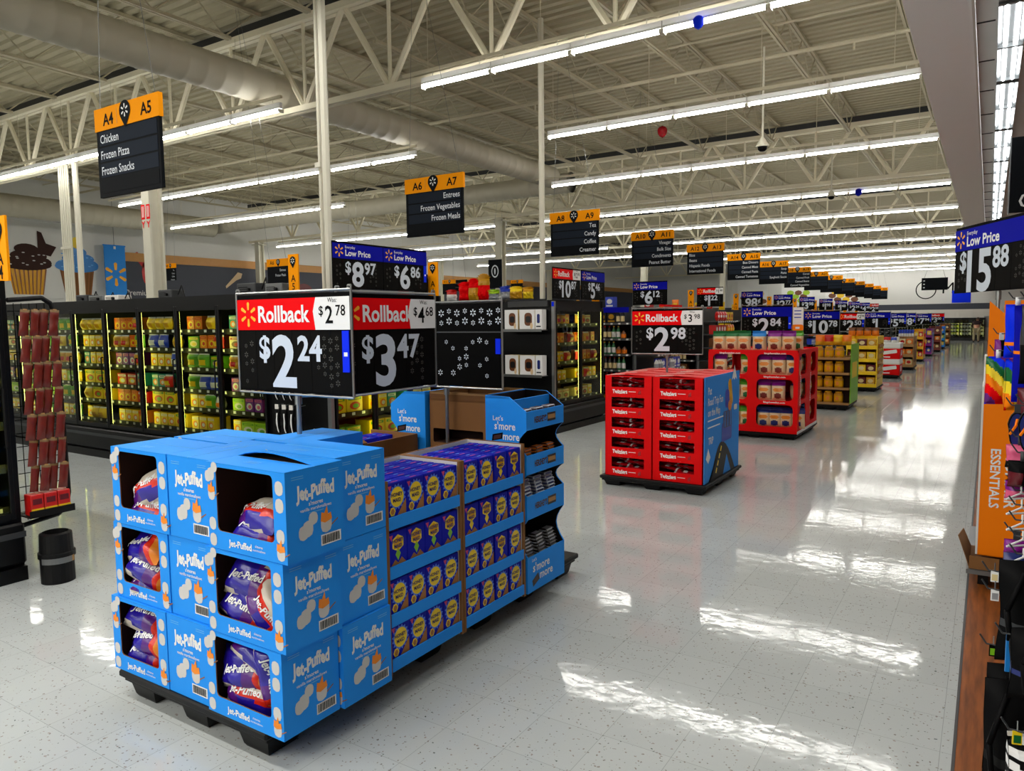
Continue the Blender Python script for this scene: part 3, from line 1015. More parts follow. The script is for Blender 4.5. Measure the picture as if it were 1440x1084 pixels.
# ---------------------------------------------------------------- aisle signs
def pin(mb, o, R, dark='aisle_navy', light='print_white'):
    """drop shaped place marker with a burst inside"""
    ox, oy, oz = o
    pts = [(R * math.sin(a), R * math.cos(a)) for a in [math.radians(q) for q in range(-125, 126, 20)]]
    pts.append((0, -R * 1.75))
    mb.flat(pts[::-1], (ox, oy, oz), X, Z, dark)
    spark(mb, (ox, oy - 0.002, oz), X, Z, R * 0.66, light, wide=0.22)
def aisle_sign(x, y, z0, a, b, lines, al, label):
    r = thing('aisle_sign', label, 'sign', (x, y, z0), 0, 'aisle number signs')
    w, h = 1.02, 0.8
    hh = 0.2
    mb = MB().box(-w / 2 + 0.015, w / 2 - 0.015, 0, 0.03, 0, h - hh, 'aisle_navy')
    n = 4
    sh = (h - hh - 0.03) / n
    for i in range(n):
        z1 = h - hh - 0.012 - i * sh
        mb.box(-w / 2 + 0.06, w / 2 - 0.045, -0.003, 0, z1 - sh + 0.018, z1, 'aisle_slot' if i < 3 else 'aisle_navy')
        if i < len(lines):
            px = {'L': -w / 2 + 0.08, 'R': w / 2 - 0.06}[al]
            mb.text(lines[i], (px, -0.005, z1 - sh / 2 + 0.006), X, Z, 0.074, 'aisle_text', al, 0.008, 0.86, 2, fit=0.88)
    mb.build('board', r)
    mb = MB().box(-w / 2, w / 2, -0.006, 0.036, h - hh, h, 'aisle_orange')
    mb.text(a, (-0.28, -0.008, h - hh / 2 - 0.01), X, Z, 0.1, 'ink', 'C', 0.02)
    mb.text(b, (0.32, -0.008, h - hh / 2 - 0.005), X, Z, 0.1, 'ink', 'C', 0.02)
    mb.box(-0.14, -0.136, -0.008, -0.006, h - hh + 0.03, h - 0.03, 'jar_gold')
    mb.build('header', r)
    mb = MB()
    pin(mb, (0.0, -0.011, h - 0.075), 0.088)
    mb.flat(ell(0.088, 0.088, 14)[::-1], (0, 0.04, h - 0.075), nX, Z, 'aisle_navy')
    mb.build('pin_marker', r)
    for s in (-1, 1):
        MB().cyl((s * 0.44, 0.015, h), (-6.74 - x + s * 0.03, 0.015, 6.85 - z0), 0.003, 'grey_metal', 4).build('cable', r)
    return r
AX = -6.48
AISLES = [('A4', 'A5', 3.85, ['Chicken', 'Frozen Pizza', 'Frozen Snacks'], 'L'), ('A6', 'A7', 8.12, ['Entrees', 'Frozen Vegetables', 'Frozen Meals'], 'R'),
          ('A8', 'A9', 12.22, ['Tea', 'Candy', 'Coffee', 'Creamer'], 'R'), ('A10', 'A11', 15.97, ['Vinegar', 'Bulk Size', 'Condiments', 'Peanut Butter'], 'R'),
          ('A12', 'A13', 19.7, ['Rice', 'Beans', 'Hispanic Foods', 'International Foods'], 'L'), ('A14', 'A15', 23.4, ['Box Dinners', 'Canned Meat', 'Canned Pasta', 'Canned Tomatoes'], 'R'),
          ('A16', 'A17', 27.2, ['Soup', 'Pasta', 'Spaghetti Sauce'], 'R'), ('A18', 'A19', 31.1, ['Cereal', 'Canned Fruit', 'Canned Beans', 'Canned Vegetables'], 'R')]
for k in range(7):
    AISLES.append(('A%d' % (20 + 2 * k), 'A%d' % (21 + 2 * k), 34.9 + 3.75 * k, [], 'R'))
for a, b, y, lines, al in AISLES:
    far = ' far down the row' if not lines else ''
    aisle_sign(AX - (0.07 if a == 'A4' else 0), y, 2.955, a, b, lines, al, 'orange and black hanging aisle sign numbered %s and %s%s' % (a, b, far))
# wall-end signs seen beyond the freezers
def blade(x, y, z, num, label, rz=0.0, w=0.15, h=0.42, lr=0.75):
    mb = MB().box(-w / 2, w / 2, -0.008, 0.008, 0, h, 'aisle_orange')
    pin(mb, (0, -0.011, h - w * 0.45), w * 0.3)
    mb.text('A', (0, -0.01, h * 0.36), X, Z, w * 0.46, 'ink', 'C', 0.01)
    mb.text(num, (0, -0.01, h * 0.14), X, Z, w * 0.46, 'ink', 'C', 0.01)
    o = mb.build('blade_sign', loc=(x, y, z))
    o.rotation_euler = (0, 0, rz)
    tag(o, label, 'sign')
blade(-5.72, 2.42, 2.08, '4', 'upright orange blade sign lettered A4 on the nearest freezer', w=0.2, h=0.44)
blade(-6.17, 5.36, 2.1, '5', 'upright orange blade sign lettered A5 on the freezer left of the rollback signs', w=0.15, h=0.39)
blade(-5.73, 7.14, 2.08, '6', 'upright orange blade sign lettered A6 right of the $6.86 sign', w=0.15, h=0.41)
blade(-5.78, 11.69, 2.075, '8', 'upright orange blade sign lettered A8 on the glass freezer end', w=0.14, h=0.44)
for k in range(1, 9):
    blade(-5.85, END_Y[k] + 0.1, 1.99, str(8 + 2 * k), 'small upright orange blade sign lettered A%d beside the shelf end price signs' % (8 + 2 * k), w=0.14, h=0.44)
def small_aisle(x, y, z, a, lines, label):
    mb = MB().box(-0.24, 0.24, 0, 0.02, 0, 0.32, 'aisle_navy')
    mb.box(-0.25, 0.25, -0.004, 0.024, 0.32, 0.44, 'aisle_orange')
    mb.text(a, (-0.12, -0.006, 0.38), X, Z, 0.06, 'ink', 'C', 0.005)
    pin(mb, (0.03, -0.007, 0.39), 0.045)
    for i, t in enumerate(lines):
        mb.text(t, (0.2, -0.003, 0.26 - i * 0.08), X, Z, 0.04, 'aisle_text', 'R', 0, 0.8)
    jx = min(JX, key=lambda q: abs(q - x)) - x
    for s in (-1, 1):
        mb.cyl((s * 0.2, 0.01, 0.44), (jx + s * 0.03, 0.01, 6.85 - z), 0.003, 'grey_metal', 4)
    tag(mb.build('aisle_end_sign', loc=(x, y, z)), label, 'sign')
small_aisle(-9.65, 8.05, 2.36, 'A6', ['Entrees', 'Frozen Meals'], 'small orange topped aisle sign beyond the long freezer, left of the A5 blade')
small_aisle(-18.1, 11.6, 2.92, 'A8', ['Tea', 'Candy', 'Coffee', 'Creamer'], 'tiny orange topped aisle sign right of the white column with red letters')
small_aisle(-14.2, 14.3, 2.55, 'A10', [], 'small orange topped aisle sign beyond the gift bags')
small_aisle(-14.0, 18.2, 2.6, 'A12', [], 'small orange topped aisle sign left of the $10.87 sign')
small_aisle(-14.0, 22.1, 2.75, 'A14', [], 'small orange topped aisle sign right of the A8 blade')
mb = MB().box(-0.24, 0.24, 0, 0.02, 0, 0.85, 'aisle_navy')
mb.flat(ell(0.13, 0.19, 16), (0, -0.004, 0.5), X, Z, 'aisle_text')
mb.flat(ell(0.1, 0.15, 16), (0, -0.006, 0.5), X, Z, 'aisle_navy')
mb.flat(ell(0.03, 0.1, 10), (0, -0.008, 0.5), X, Z, 'aisle_text')
for s in (-0.2, 0.2):
    mb.cyl((s, 0.01, 0.85), (0.32 + s * 0.1, 0.01, 3.6), 0.004, 'grey_metal', 4)
tag(mb.build('hanging_sign', loc=(-12.55, 18.6, 2.75)), 'dark hanging sign with a pale oval beyond the gift bags', 'sign')
mb = MB().box(-0.3, 0.3, 0, 0.02, 0, 0.35, 'ink')
for i in range(2):
    mb.box(-0.2, 0.15, -0.003, 0, 0.1 + 0.12 * i, 0.14 + 0.12 * i, 'dark_grey')
for s in (-0.25, 0.25):
    mb.cyl((s, 0.01, 0.35), (-0.16 + s * 0.1, 0.01, 3.66), 0.004, 'grey_metal', 4)
tag(mb.build('hanging_sign', loc=(-13.9, 18.6, 2.7)), 'small black hanging sign left of the dark sign with the oval', 'sign')
# dark department sign on the right
mb = MB().box(0.165, 3.6, 12, 12.04, 3.12, 4.1, 'aisle_navy')
mb.box(0.15, 0.165, 11.99, 12.05, 3.1, 4.12, 'grey_metal')
mb.text('C', (0.27, 11.995, 3.27), X, Z, 0.2, 'print_white', 'L')
for s in (0.4, 3.4):
    mb.cyl((s, 12.02, 4.1), (s, 12.02, 4.36), 0.008, 'grey_metal', 5)
mb.cyl((0.17, 12.02, 3.05), (3.6, 12.02, 3.0), 0.012, 'steel', 6)
tag(mb.build('department_sign'), 'large navy department sign hanging on the right under the low ceiling', 'sign')
# ================================================================ SHARED PRODUCT SHAPES
def pillow(mb, w, h, t, mf, seed=0, nu=8, nv=12, crimp=0.05, lump=0.12):
    """stand-up film bag: x in +-w/2, z in 0..h, front towards -Y. mf(u, v, front) names the material"""
    rr = random.Random(seed)
    ph = [rr.uniform(0, 6.28) for _ in range(6)]
    def off(u, v, s):
        a = max(0.0, 1 - abs(u) ** 3)
        vv = (v - crimp) / (1 - 2 * crimp)
        vv = min(1.0, max(0.0, vv))
        b = max(0.0, 1 - abs(2 * vv - 1) ** 3.2)
        q = t / 2 * math.sqrt(a * b)
        q *= 1 + lump * (math.sin(5 * u + ph[0] + s) + math.sin(9 * v + ph[1]) + 0.6 * math.sin(14 * v + 7 * u + ph[2])) / 1.6
        return q + 0.0015
    def P(u, v, s):
        x = u * w / 2 * (1 - 0.05 * math.sin(PI * v) + 0.02 * math.sin(9 * v + ph[3]))
        return (x, -s * off(u, v, s), v * h)
    for s in (1, -1):
        vs = [P(-1 + 2 * i / nu, j / nv, s) for j in range(nv + 1) for i in range(nu + 1)]
        bym = {}
        for j in range(nv):
            for i in range(nu):
                f = (j * (nu + 1) + i, j * (nu + 1) + i + 1, (j + 1) * (nu + 1) + i + 1, (j + 1) * (nu + 1) + i)
                if s < 0:
                    f = f[::-1]
                bym.setdefault(mf(-1 + 2 * (i + 0.5) / nu, (j + 0.5) / nv, s > 0), []).append(f)
        ks = list(bym)
        n0 = len(mb.v)
        mb.v += vs
        for k_ in ks:
            ii = mb.mi(k_)
            for f in bym[k_]:
                mb.f.append(tuple(a + n0 for a in f))
                mb.m.append(ii)
    def fn(x, z):
        u = max(-0.99, min(0.99, 2 * x / w))
        v = max(0.01, min(0.99, z / h))
        return (x, -off(u, v, 1) - 0.003, z)
    return fn
def pill(mb, o, u, v, w, h, m, r=0.42):
    mb.flat(rrect(w, h, min(w, h) * r, 2), o, u, v, m)

# ---------------------------------------------------------------- black plastic pallets
def pallet(x0, x1, y0, y1, zt, label, group=None):
    cx, cy = (x0 + x1) / 2, (y0 + y1) / 2
    r = thing('pallet', label, 'pallet', (cx, cy, 0), 0, group)
    w, d = (x1 - x0) / 2, (y1 - y0) / 2
    mb = MB()
    mb.box(-w, w, -d, d, zt - 0.035, zt, 'black_plastic', 0.008)
    mb.box(-w + 0.02, w - 0.02, -d + 0.02, d - 0.02, zt - 0.055, zt - 0.035, 'black_plastic')
    mb.build('deck', r)
    for i in (-1, 0, 1):
        for j in (-1, 0, 1):
            fx, fy = i * (w - 0.13), j * (d - 0.13)
            m2 = MB()
            a, b = 0.095, 0.07
            top = [(fx - a, fy - a, zt - 0.05), (fx + a, fy - a, zt - 0.05), (fx + a, fy + a, zt - 0.05), (fx - a, fy + a, zt - 0.05)]
            mid = [(fx - b - 0.008, fy - b - 0.008, 0.015), (fx + b + 0.008, fy - b - 0.008, 0.015), (fx + b + 0.008, fy + b + 0.008, 0.015), (fx - b - 0.008, fy + b + 0.008, 0.015)]
            bot = [(fx - b, fy - b, 0.001), (fx + b, fy - b, 0.001), (fx + b, fy + b, 0.001), (fx - b, fy + b, 0.001)]
            fs = []
            for L in (0, 4):
                fs += [(L + q, L + (q + 1) % 4, L + 4 + (q + 1) % 4, L + 4 + q) for q in range(4)]
            m2.add(top + mid + bot, fs + [(3, 2, 1, 0), (8, 9, 10, 11)], 'black_plastic')
            m2.build('foot', r)
    return r
pallet(-3.42, -2.36, 1.82, 3.05, 0.14, 'black plastic pallet under the blue marshmallow cartons')
pallet(-3.42, -2.36, 3.27, 4.50, 0.14, 'black plastic pallet under the cracker and chocolate displays')

# ================================================================ MARSHMALLOW CARTONS
CW, CD, CH = 0.475, 0.295, 0.352
def marsh(mb, o, u, v, s, flame=False, dbl=False):
    pill(mb, o, u, v, 0.045 * s, 0.056 * s, 'mallow')
    o, u_, v_ = Vector(o), Vector(u), Vector(v)
    nrm = u_.cross(v_)
    if dbl:
        pill(mb, o + u_ * 0.024 * s + v_ * 0.032 * s + nrm * 0.0006, u, v, 0.04 * s, 0.044 * s, 'mallow')
        pill(mb, o - u_ * 0.02 * s - v_ * 0.01 * s + nrm * 0.0003, u, v, 0.04 * s, 0.05 * s, 'mallow')
    if flame:
        mb.flat([(-0.024 * s, 0.012 * s), (-0.006 * s, 0.004 * s), (0.024 * s, 0.012 * s), (0.02 * s, 0.034 * s), (0.008 * s, 0.03 * s), (0.004 * s, 0.058 * s), (-0.008 * s, 0.036 * s), (-0.02 * s, 0.04 * s)], o + nrm * 0.0008, u, v, 'flame')
        mb.flat([(0.022 * s, -0.01 * s), (0.05 * s, 0.006 * s), (0.05 * s, 0.01 * s), (0.022 * s, -0.005 * s)], o + nrm * 0.0004, u, v, 'stick')
def side_art(mb, o, u, w, h):
    """large print on a carton side; o is the lower left corner, u to the right"""
    o, u = Vector(o), Vector(u)
    v = Vector(Z)
    at = lambda a, b: o + u * (a * w) + v * (b * h)
    t = 'Jet-Puffed'
    # hand drawn wavy lettering: each letter slightly moved
    wv, fs, tw = text_geo(t, 0.045, 2)
    k = 0.052 / CAPH
    sx = min(1.1, 0.66 * w / (tw * k))
    pts = []
    for x, y in wv:
        q = (x - tw / 2) * k * sx
        pts.append(at(0.5, 0.75) + u * q + v * ((y - CAPH / 2) * k + 0.006 * math.sin(q * 55) + q * 0.06))
    mb.add(pts, fs, 'print_white')
    mb.text("s'mores", at(0.5, 0.61), u, v, 0.016, 'print_white', bold=0.02)
    mb.text('vanilla marshmallows', at(0.5, 0.55), u, v, 0.013, 'print_white', bold=0.01)
    mb.flat([(-0.04, 0), (0.04, 0), (0.04, 0.004), (-0.04, 0.004)], at(0.5, 0.5), u, v, 'blue_card_edge')
    for a in (0.1, 0.72):
        for q in range(2):
            mb.flat([(0, 0), (0.2 * w, 0), (0.2 * w, 0.003), (0, 0.003)], at(a, 0.93 - q * 0.025), u, v, 'blue_card_edge')
    marsh(mb, at(0.35, 0.33), u, v, 1.15, dbl=True)
    marsh(mb, at(0.67, 0.33), u, v, 1.25, flame=True)
    mb.flat([(0, 0), (0.36 * w, 0), (0.36 * w, 0.044), (0, 0.044)], at(0.57, 0.09), u, v, 'print_white')
    nn = u.cross(v) * 0.0007
    xx = 0.02
    i = 0
    while xx < 0.335:
        ww = (0.006, 0.012, 0.008, 0.015)[i % 4]
        mb.flat([(xx * w, 0.005), ((xx + ww) * w, 0.005), ((xx + ww) * w, 0.039), (xx * w, 0.039)], at(0.57, 0.09) + nn, u, v, 'ink')
        xx += ww + (0.006, 0.009, 0.005)[i % 3]
        i += 1
def carton(flap=False, CW=CW):
    r = empty()
    mb = MB()
    w, d, h = CW / 2, CD, CH
    wx0, wx1, wz0, wz1 = -w + 0.06, w - 0.07, 0.076, h - 0.014
    hole_panel(mb, -w, w, 0, h, wx0, wx1, wz0, wz1, 0.02, 0, 0.005, 'blue_card', 'brown_card')
    mb.quad((w, 0, 0), (w, d, 0), (w, d, h), (w, 0, h), 'blue_card')
    mb.quad((-w, d, 0), (-w, 0, 0), (-w, 0, h), (-w, d, h), 'blue_card')
    mb.quad((w, d, 0), (-w, d, 0), (-w, d, h), (w, d, h), 'blue_card')
    mb.quad((-w, 0, 0), (-w, d, 0), (w, d, 0), (w, 0, 0), 'blue_card')
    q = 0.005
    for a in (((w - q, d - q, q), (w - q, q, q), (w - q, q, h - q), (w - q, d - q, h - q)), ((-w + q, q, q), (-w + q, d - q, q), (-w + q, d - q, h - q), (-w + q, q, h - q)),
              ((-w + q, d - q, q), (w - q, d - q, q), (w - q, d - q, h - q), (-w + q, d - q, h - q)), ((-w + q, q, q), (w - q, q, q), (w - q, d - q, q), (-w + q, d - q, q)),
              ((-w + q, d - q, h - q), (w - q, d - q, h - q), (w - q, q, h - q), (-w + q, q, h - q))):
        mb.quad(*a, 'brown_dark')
    e = -0.0012
    for zf, dd, fl in ((0.87, True, False), (0.64, False, True), (0.29, False, False), (0.1, False, False)):
        marsh(mb, (-w + 0.03, e, zf * h), X, Z, 0.95, fl, dd)
    for zf, fl in ((0.83, False), (0.64, False), (0.3, False), (0.11, True)):
        marsh(mb, (w - 0.034, e, zf * h), X, Z, 1.0, fl)
    mb.text('Jet-Puffed', (-0.11, e, 0.036), X, Z, 0.026, 'print_white', 'L', 0.028, 0.95)
    mb.text("s'mores", (0.075, e, 0.046), X, Z, 0.01, 'print_white', 'C', 0.01)
    mb.text('marshmallows', (0.075, e, 0.03), X, Z, 0.009, 'print_white', 'C', 0.0)
    side_art(mb, (w + 0.001, 0, 0), Y, d, h)
    side_art(mb, (-w - 0.001, d, 0), nY, d, h)
    mb.build('body', r)
    # lid of two flaps with a seam and small print
    m2 = MB()
    lift = 0.03 if flap else 0.0
    m2.prism([(-w, h + 0.0005), (w, h + 0.0005), (w, h + 0.0035), (-w, h + 0.0035)], (0, 0, 0), X, Z, (0, d / 2 - 0.002, 0), 'blue_card')
    a, b = (0, d / 2 + 0.002), (0, d)
    vs = []
    for i in range(9):
        x = -w + 2 * w * i / 8
        z = h + 0.0005 + lift * math.sin(PI * (i / 8) ** 0.8) if flap else h + 0.0005
        vs += [(x, a[1], z), (x, b[1], h + 0.0005), (x, a[1], z + 0.003), (x, b[1], h + 0.0035)]
    fs = []
    for i in range(8):
        o = i * 4
        fs += [(o, o + 4, o + 5, o + 1), (o + 2, o + 3, o + 7, o + 6), (o, o + 2, o + 6, o + 4), (o + 1, o + 5, o + 7, o + 3)]
    fs += [(0, 1, 3, 2), (32, 34, 35, 33)]
    m2.add(vs, fs, 'blue_card')
    for q in range(3):
        m2.flat([(-0.06, 0), (0.02, 0), (0.02, 0.004), (-0.06, 0.004)], (-0.02, 0.06 + q * 0.012, h + 0.0045), X, Y, 'blue_card_edge')
    m2.box(-w, w, d / 2 - 0.001, d / 2 + 0.001, h + 0.001, h + 0.0042, 'blue_card_edge')
    m2.build('lid', r)
    return r
carton_k = Kind('marshmallow_carton', 'carton', carton)
carton_n = Kind('marshmallow_carton', 'carton', lambda: carton(False, 0.43))
carton_open = Kind('marshmallow_carton', 'carton', lambda: carton(True))
COLX = [(-3.24, 0.0), (-2.875, -PI / 2), (-2.4875, 0.0)]
SHIFT = (0.0, 0.03, 0.06)
NW = 0.43
TIER = ['bottom', 'middle', 'top']
Z0 = 0.141
PITCH_C = 0.3585
cart = []
for t in range(3):
    z = Z0 + t * PITCH_C
    jx = SHIFT[t]
    jy = (0.0, 0.012, 0.004)[t]
    carton_n.put((COLX[0][0] + jx, 1.83 + jy, z), (0.0, 0, (0.008, 0.0, 0.004)[t]), '%s open marshmallow carton at the left front of the blue stack' % TIER[t], 'marshmallow cartons')
    carton_n.put((COLX[1][0] - CD / 2 + jx, 1.835 + NW / 2 + jy, z), -PI / 2, '%s marshmallow carton, printed side forward, middle of the blue stack front' % TIER[t], 'marshmallow cartons')
    kx = carton_open if t == 2 else carton_k
    kx.put((COLX[2][0] + jx, 1.822, z), 0.0, '%s open marshmallow carton%s at the front right corner of the blue stack' % (TIER[t], ' with lifted lid' if t == 2 else ''), 'marshmallow cartons')
    dx = (0.02, 0.008, 0.008)[t]
    carton_n.put((COLX[0][0] + jx, 1.83 + CD + 0.026, z), 0.0, '%s marshmallow carton behind the left one in the blue stack' % TIER[t], 'marshmallow cartons')
    carton_n.put((COLX[1][0] - CD / 2 + jx, 1.85 + NW * 1.5 + 0.015, z), -PI / 2, '%s marshmallow carton behind the middle one in the blue stack' % TIER[t], 'marshmallow cartons')
    carton_k.put((COLX[2][0] + dx, 1.822 + CD + 0.008, z), 0.0, '%s marshmallow carton beside the cracker boxes, right side of the blue stack' % TIER[t], 'marshmallow cartons')

def mallow_bag(seed, kind):
    def build():
        mb = MB()
        rr = random.Random(seed)
        def mf(u, v, front):
            k = v + 0.12 * u
            if kind == 'purple':
                return 'bag_clear' if k > 0.93 or k < 0.07 else 'bag_blue' if u < 0.25 else 'bag_purple' if u < 0.55 else 'bag_red' if u < 0.8 else 'bag_orange'
            return 'bag_clear' if k > 0.62 or k < 0.12 else 'bag_red' if k > 0.42 else 'bag_purple' if u < -0.2 else 'bag_blue'
        fn = pillow(mb, 0.28, 0.18, 0.12, mf, seed, 10, 12, 0.04, 0.2)
        mb.text('Jet-Puffed', (0, 0, 0), X, Z, 0.03, 'print_white', 'C', 0.03, 0.95, fn=lambda a, b: fn(a, 0.1 + b + 0.1 * a))
        mb.v = [(a, b, c - 0.09) for a, b, c in mb.v]
        o = mb.build('marshmallow_bag', smooth=True)
        return o
    return build
mbags = [Kind('marshmallow_bag', 'bag', mallow_bag(s, k)) for s, k in ((1, 'purple'), (2, 'purple'), (3, 'clear'), (4, 'clear'), (5, 'purple'))]
BAGS = [  # column, tier, list of (kind, centre dx, dy, dz, rx, ry, rz)
    (0, 0, [(4, -0.04, 0.095, 0.07, -0.45, 0.1, 0.1), (0, -0.03, 0.085, 0.155, -0.3, -0.12, -0.1), (1, -0.05, 0.1, 0.25, -0.6, 0.15, 0.1)]),
    (0, 1, [(3, -0.03, 0.09, 0.065, -0.5, 0.05, 0.1), (0, -0.03, 0.085, 0.14, -0.45, 0.3, 0.1), (4, -0.06, 0.1, 0.225, -0.6, -0.2, -0.1)]),
    (0, 2, [(3, -0.02, 0.09, 0.065, -0.4, 0.1, 0.1), (2, -0.02, 0.095, 0.155, -0.4, -0.5, 0.1)]),
    (2, 0, [(2, -0.05, 0.085, 0.085, -0.35, 0.1, 0.1), (0, -0.08, 0.08, 0.18, -0.2, -0.1, 0.1), (3, -0.04, 0.11, 0.27, -0.7, 0.2, -0.1), (4, 0.08, 0.1, 0.19, -0.3, 1.3, 0.0)]),
    (2, 1, [(0, -0.09, 0.085, 0.095, -0.3, 0.4, 0.1), (3, 0.06, 0.085, 0.1, -0.3, 0.9, 0.0), (4, -0.06, 0.1, 0.205, -0.45, 0.15, 0.1)]),
    (2, 2, [(4, 0.0, 0.085, 0.06, -0.75, 0.1, 0.1), (2, -0.02, 0.1, 0.12, -0.8, -0.2, -0.1)])]
for col, t, items in BAGS:
    for i, (k, dx, dy, dz, rx, ry, rz) in enumerate(items):
        mbags[k].put((COLX[col][0] + SHIFT[t] + dx, 1.83 + dy, Z0 + t * PITCH_C + 0.006 + dz), (rx, ry, rz),
                     '%s marshmallow bag in the window of the %s carton, %s front of the blue stack' % (['lowest', 'second', 'third', 'rightmost'][i], TIER[t], 'left' if col == 0 else 'right'), 'marshmallow bags')

# ================================================================ CRACKER BOXES
def cracker_box(art):
    def build():
        r = empty()
        mb = MB()
        w, d, h = 0.129, 0.068, 0.16
        mb.box(-w / 2, w / 2, 0, d, 0, h, 'cracker_blue', 0.0015)
        e = -0.0008
        if art == 0:
            pts = []
            for i in range(32):
                a = 2 * PI * i / 32
                q = 1.0 if i % 2 else 0.8
                pts.append((0.06 * q * math.cos(a), 0.062 * q * math.sin(a)))
            mb.flat(pts, (0.002, e, h * 0.57), X, Z, 'burst')
            mb.flat(ell(0.044, 0.047, 20), (0.002, e - 0.0005, h * 0.57), X, Z, 'yellow_art')
            mb.flat(ell(0.02, 0.022, 6), (-0.03, e - 0.0005, h * 0.17), X, Z, 'yellow_art')
            mb.flat(ell(0.013, 0.015, 6), (-0.03, e - 0.001, h * 0.17), X, Z, 'cracker')
            mb.flat([(0.0, 0.004), (w / 2 - 0.003, 0.004), (w / 2 - 0.003, 0.075)], (0, e - 0.0005, 0), X, Z, 'cracker')
            zt = h * 0.57
        else:
            mb.flat(ell(0.04, 0.044, 6), (0.0, e, h * 0.66), Z, X, 'yellow_art')
            mb.flat(ell(0.03, 0.032, 6), (0.0, e - 0.0005, h * 0.66), Z, X, 'jar_yellow')
            mb.flat([(-0.018, 0), (0, 0.03), (0.018, 0), (0, -0.03)], (0, e, h * 0.33), X, Z, 'yellow_art' if art == 1 else 'lime_card')
            mb.flat([(-0.05, 0.004), (-0.02, 0.03), (0.0, 0.012), (0.025, 0.034), (0.055, 0.004)], (0, e, 0), X, Z, 'cracker')
            zt = h * 0.66
        mb.text('HONEY', (0.0, e - 0.0016, zt + 0.012), X, Vector((-0.1, 0, 1)), 0.017, 'cracker_dark', 'C', 0.03, 0.9)
        mb.text('MAID', (0.0, e - 0.0016, zt - 0.014), X, Vector((-0.1, 0, 1)), 0.017, 'cracker_dark', 'C', 0.03, 0.9)
        mb.flat([(-w / 2 + 0.006, h - 0.012), (-w / 2 + 0.03, h - 0.012), (-w / 2 + 0.02, h - 0.04)], (0, e, 0), X, Z, 'pink_art')
        mb.build('body', r)
        m2 = MB()
        m2.box(-w / 2 + 0.002, w / 2 - 0.002, 0.002, d / 2, h, h + 0.0012, 'cracker_blue')
        m2.box(-w / 2 + 0.045, w / 2 - 0.04, 0.012, 0.02, h + 0.0012, h + 0.0016, 'pink_art')
        m2.box(-w / 2 + 0.05, w / 2 - 0.05, 0.044, 0.05, h + 0.0002, h + 0.0016, 'blue_card_edge')
        m2.build('top_flap', r)
        return r
    return build
crk = [Kind('cracker_box', 'box', cracker_box(a)) for a in range(3)]
SZ = [0.165, 0.378, 0.602, 0.832]       # shelf heights (bottom of the lip)
def cracker_unit(w, d, brown=False):
    """local: open front towards -Y, lower left front at the origin"""
    r = empty()
    zb, zt = 0.142, 1.055
    for x in (0, w - 0.018):
        mb = MB()
        mb.box(x, x + 0.018, 0.0, d, zb, zt, 'brown_card')
        for q in (-0.0015, 0.0185):
            mb.box(x + q if q < 0 else x + 0.018, x if q < 0 else x + 0.0195, 0.012, d, zb, zt - 0.003, 'white_card' if not brown else 'brown_card')
        mb.build('side_panel', r)
    MB().box(0, w, d, d + 0.01, zb, zt, 'brown_card').box(0.02, w - 0.02, d - 0.002, d, zb, zt - 0.002, 'white_card').build('back_panel', r)
    for z in SZ:
        mb = MB().box(0.0195, w - 0.0195, 0.008, d - 0.003, z + 0.038, z + 0.044, 'white_card')
        mb.box(0.0195, w - 0.0195, -0.002, 0.006, z - 0.006, z + 0.052, 'blue_card')
        mb.build('shelf', r)
    return r
def fill_crackers(unit, x0, n, kinds, rows, y_unit, face, tag_):
    pass
def put_unit(y0, w, d, label, nper, arts, who, face=1):
    """face=1: opens towards +X at X=-2.25"""
    u = cracker_unit(w, d)
    u.name = 'cracker_display'
    tag(u, label, 'display')
    u.location = (-2.25, y0, 0)
    u.rotation_euler = (0, 0, PI / 2)
    st = (w - 0.045) / nper
    for t in range(4):
        rows = 5 if t == 3 else 1
        for rw in range(rows):
            for i in range(nper):
                a = arts[t][i]
                nm = ['lowest', 'second', 'third', 'top'][t]
                lab = 'blue cracker box, %s from left, %s%s shelf of the %s' % (ORD[i], '' if rw == 0 else ORD[rw] + ' row, ', nm, who)
                crk[a].put((-2.25 - 0.012 - rw * 0.073, y0 + 0.0225 + st * (i + 0.5), SZ[t] + 0.045), PI / 2 + RND.uniform(-0.02, 0.02), lab, 'blue cracker boxes')
put_unit(2.43, 0.57, 0.40, 'white lined cracker display nearer to the marshmallow cartons', 4, [[0, 0, 0, 0], [0, 0, 0, 0], [2, 2, 2, 2], [0, 0, 0, 0]], 'nearer cracker display')
put_unit(3.005, 0.61, 0.40, 'white lined cracker display beside the chocolate display', 4, [[0, 0, 0, 0], [0, 0, 1, 0], [1, 1, 0, 0], [0, 0, 1, 1]], 'farther cracker display')
# the pair on the far side of the pallets, seen from behind and above
for j, (y1, w, lab) in enumerate(((3.0, 0.5, 'brown cracker display turned away, behind the marshmallow cartons'), (3.62, 0.6, 'brown cracker display turned away, beside the left chocolate display'))):
    u = cracker_unit(w, 0.38, True)
    u.name = 'cracker_display'
    tag(u, lab, 'display')
    u.location = (-3.45, y1, 0)
    u.rotation_euler = (0, 0, -PI / 2)
    for i in range(3 + j):
        for rw in range(2):
            crk[1].put((-3.43 + 0.085 * rw + 0.02, y1 - 0.06 - i * 0.143 - 0.02, SZ[3] + 0.045), -PI / 2, 'blue cracker box, %s of the %s row in the brown display %s' % (ORD[i], ORD[rw], 'by the cartons' if j == 0 else 'by the chocolate'), 'blue cracker boxes turned away')
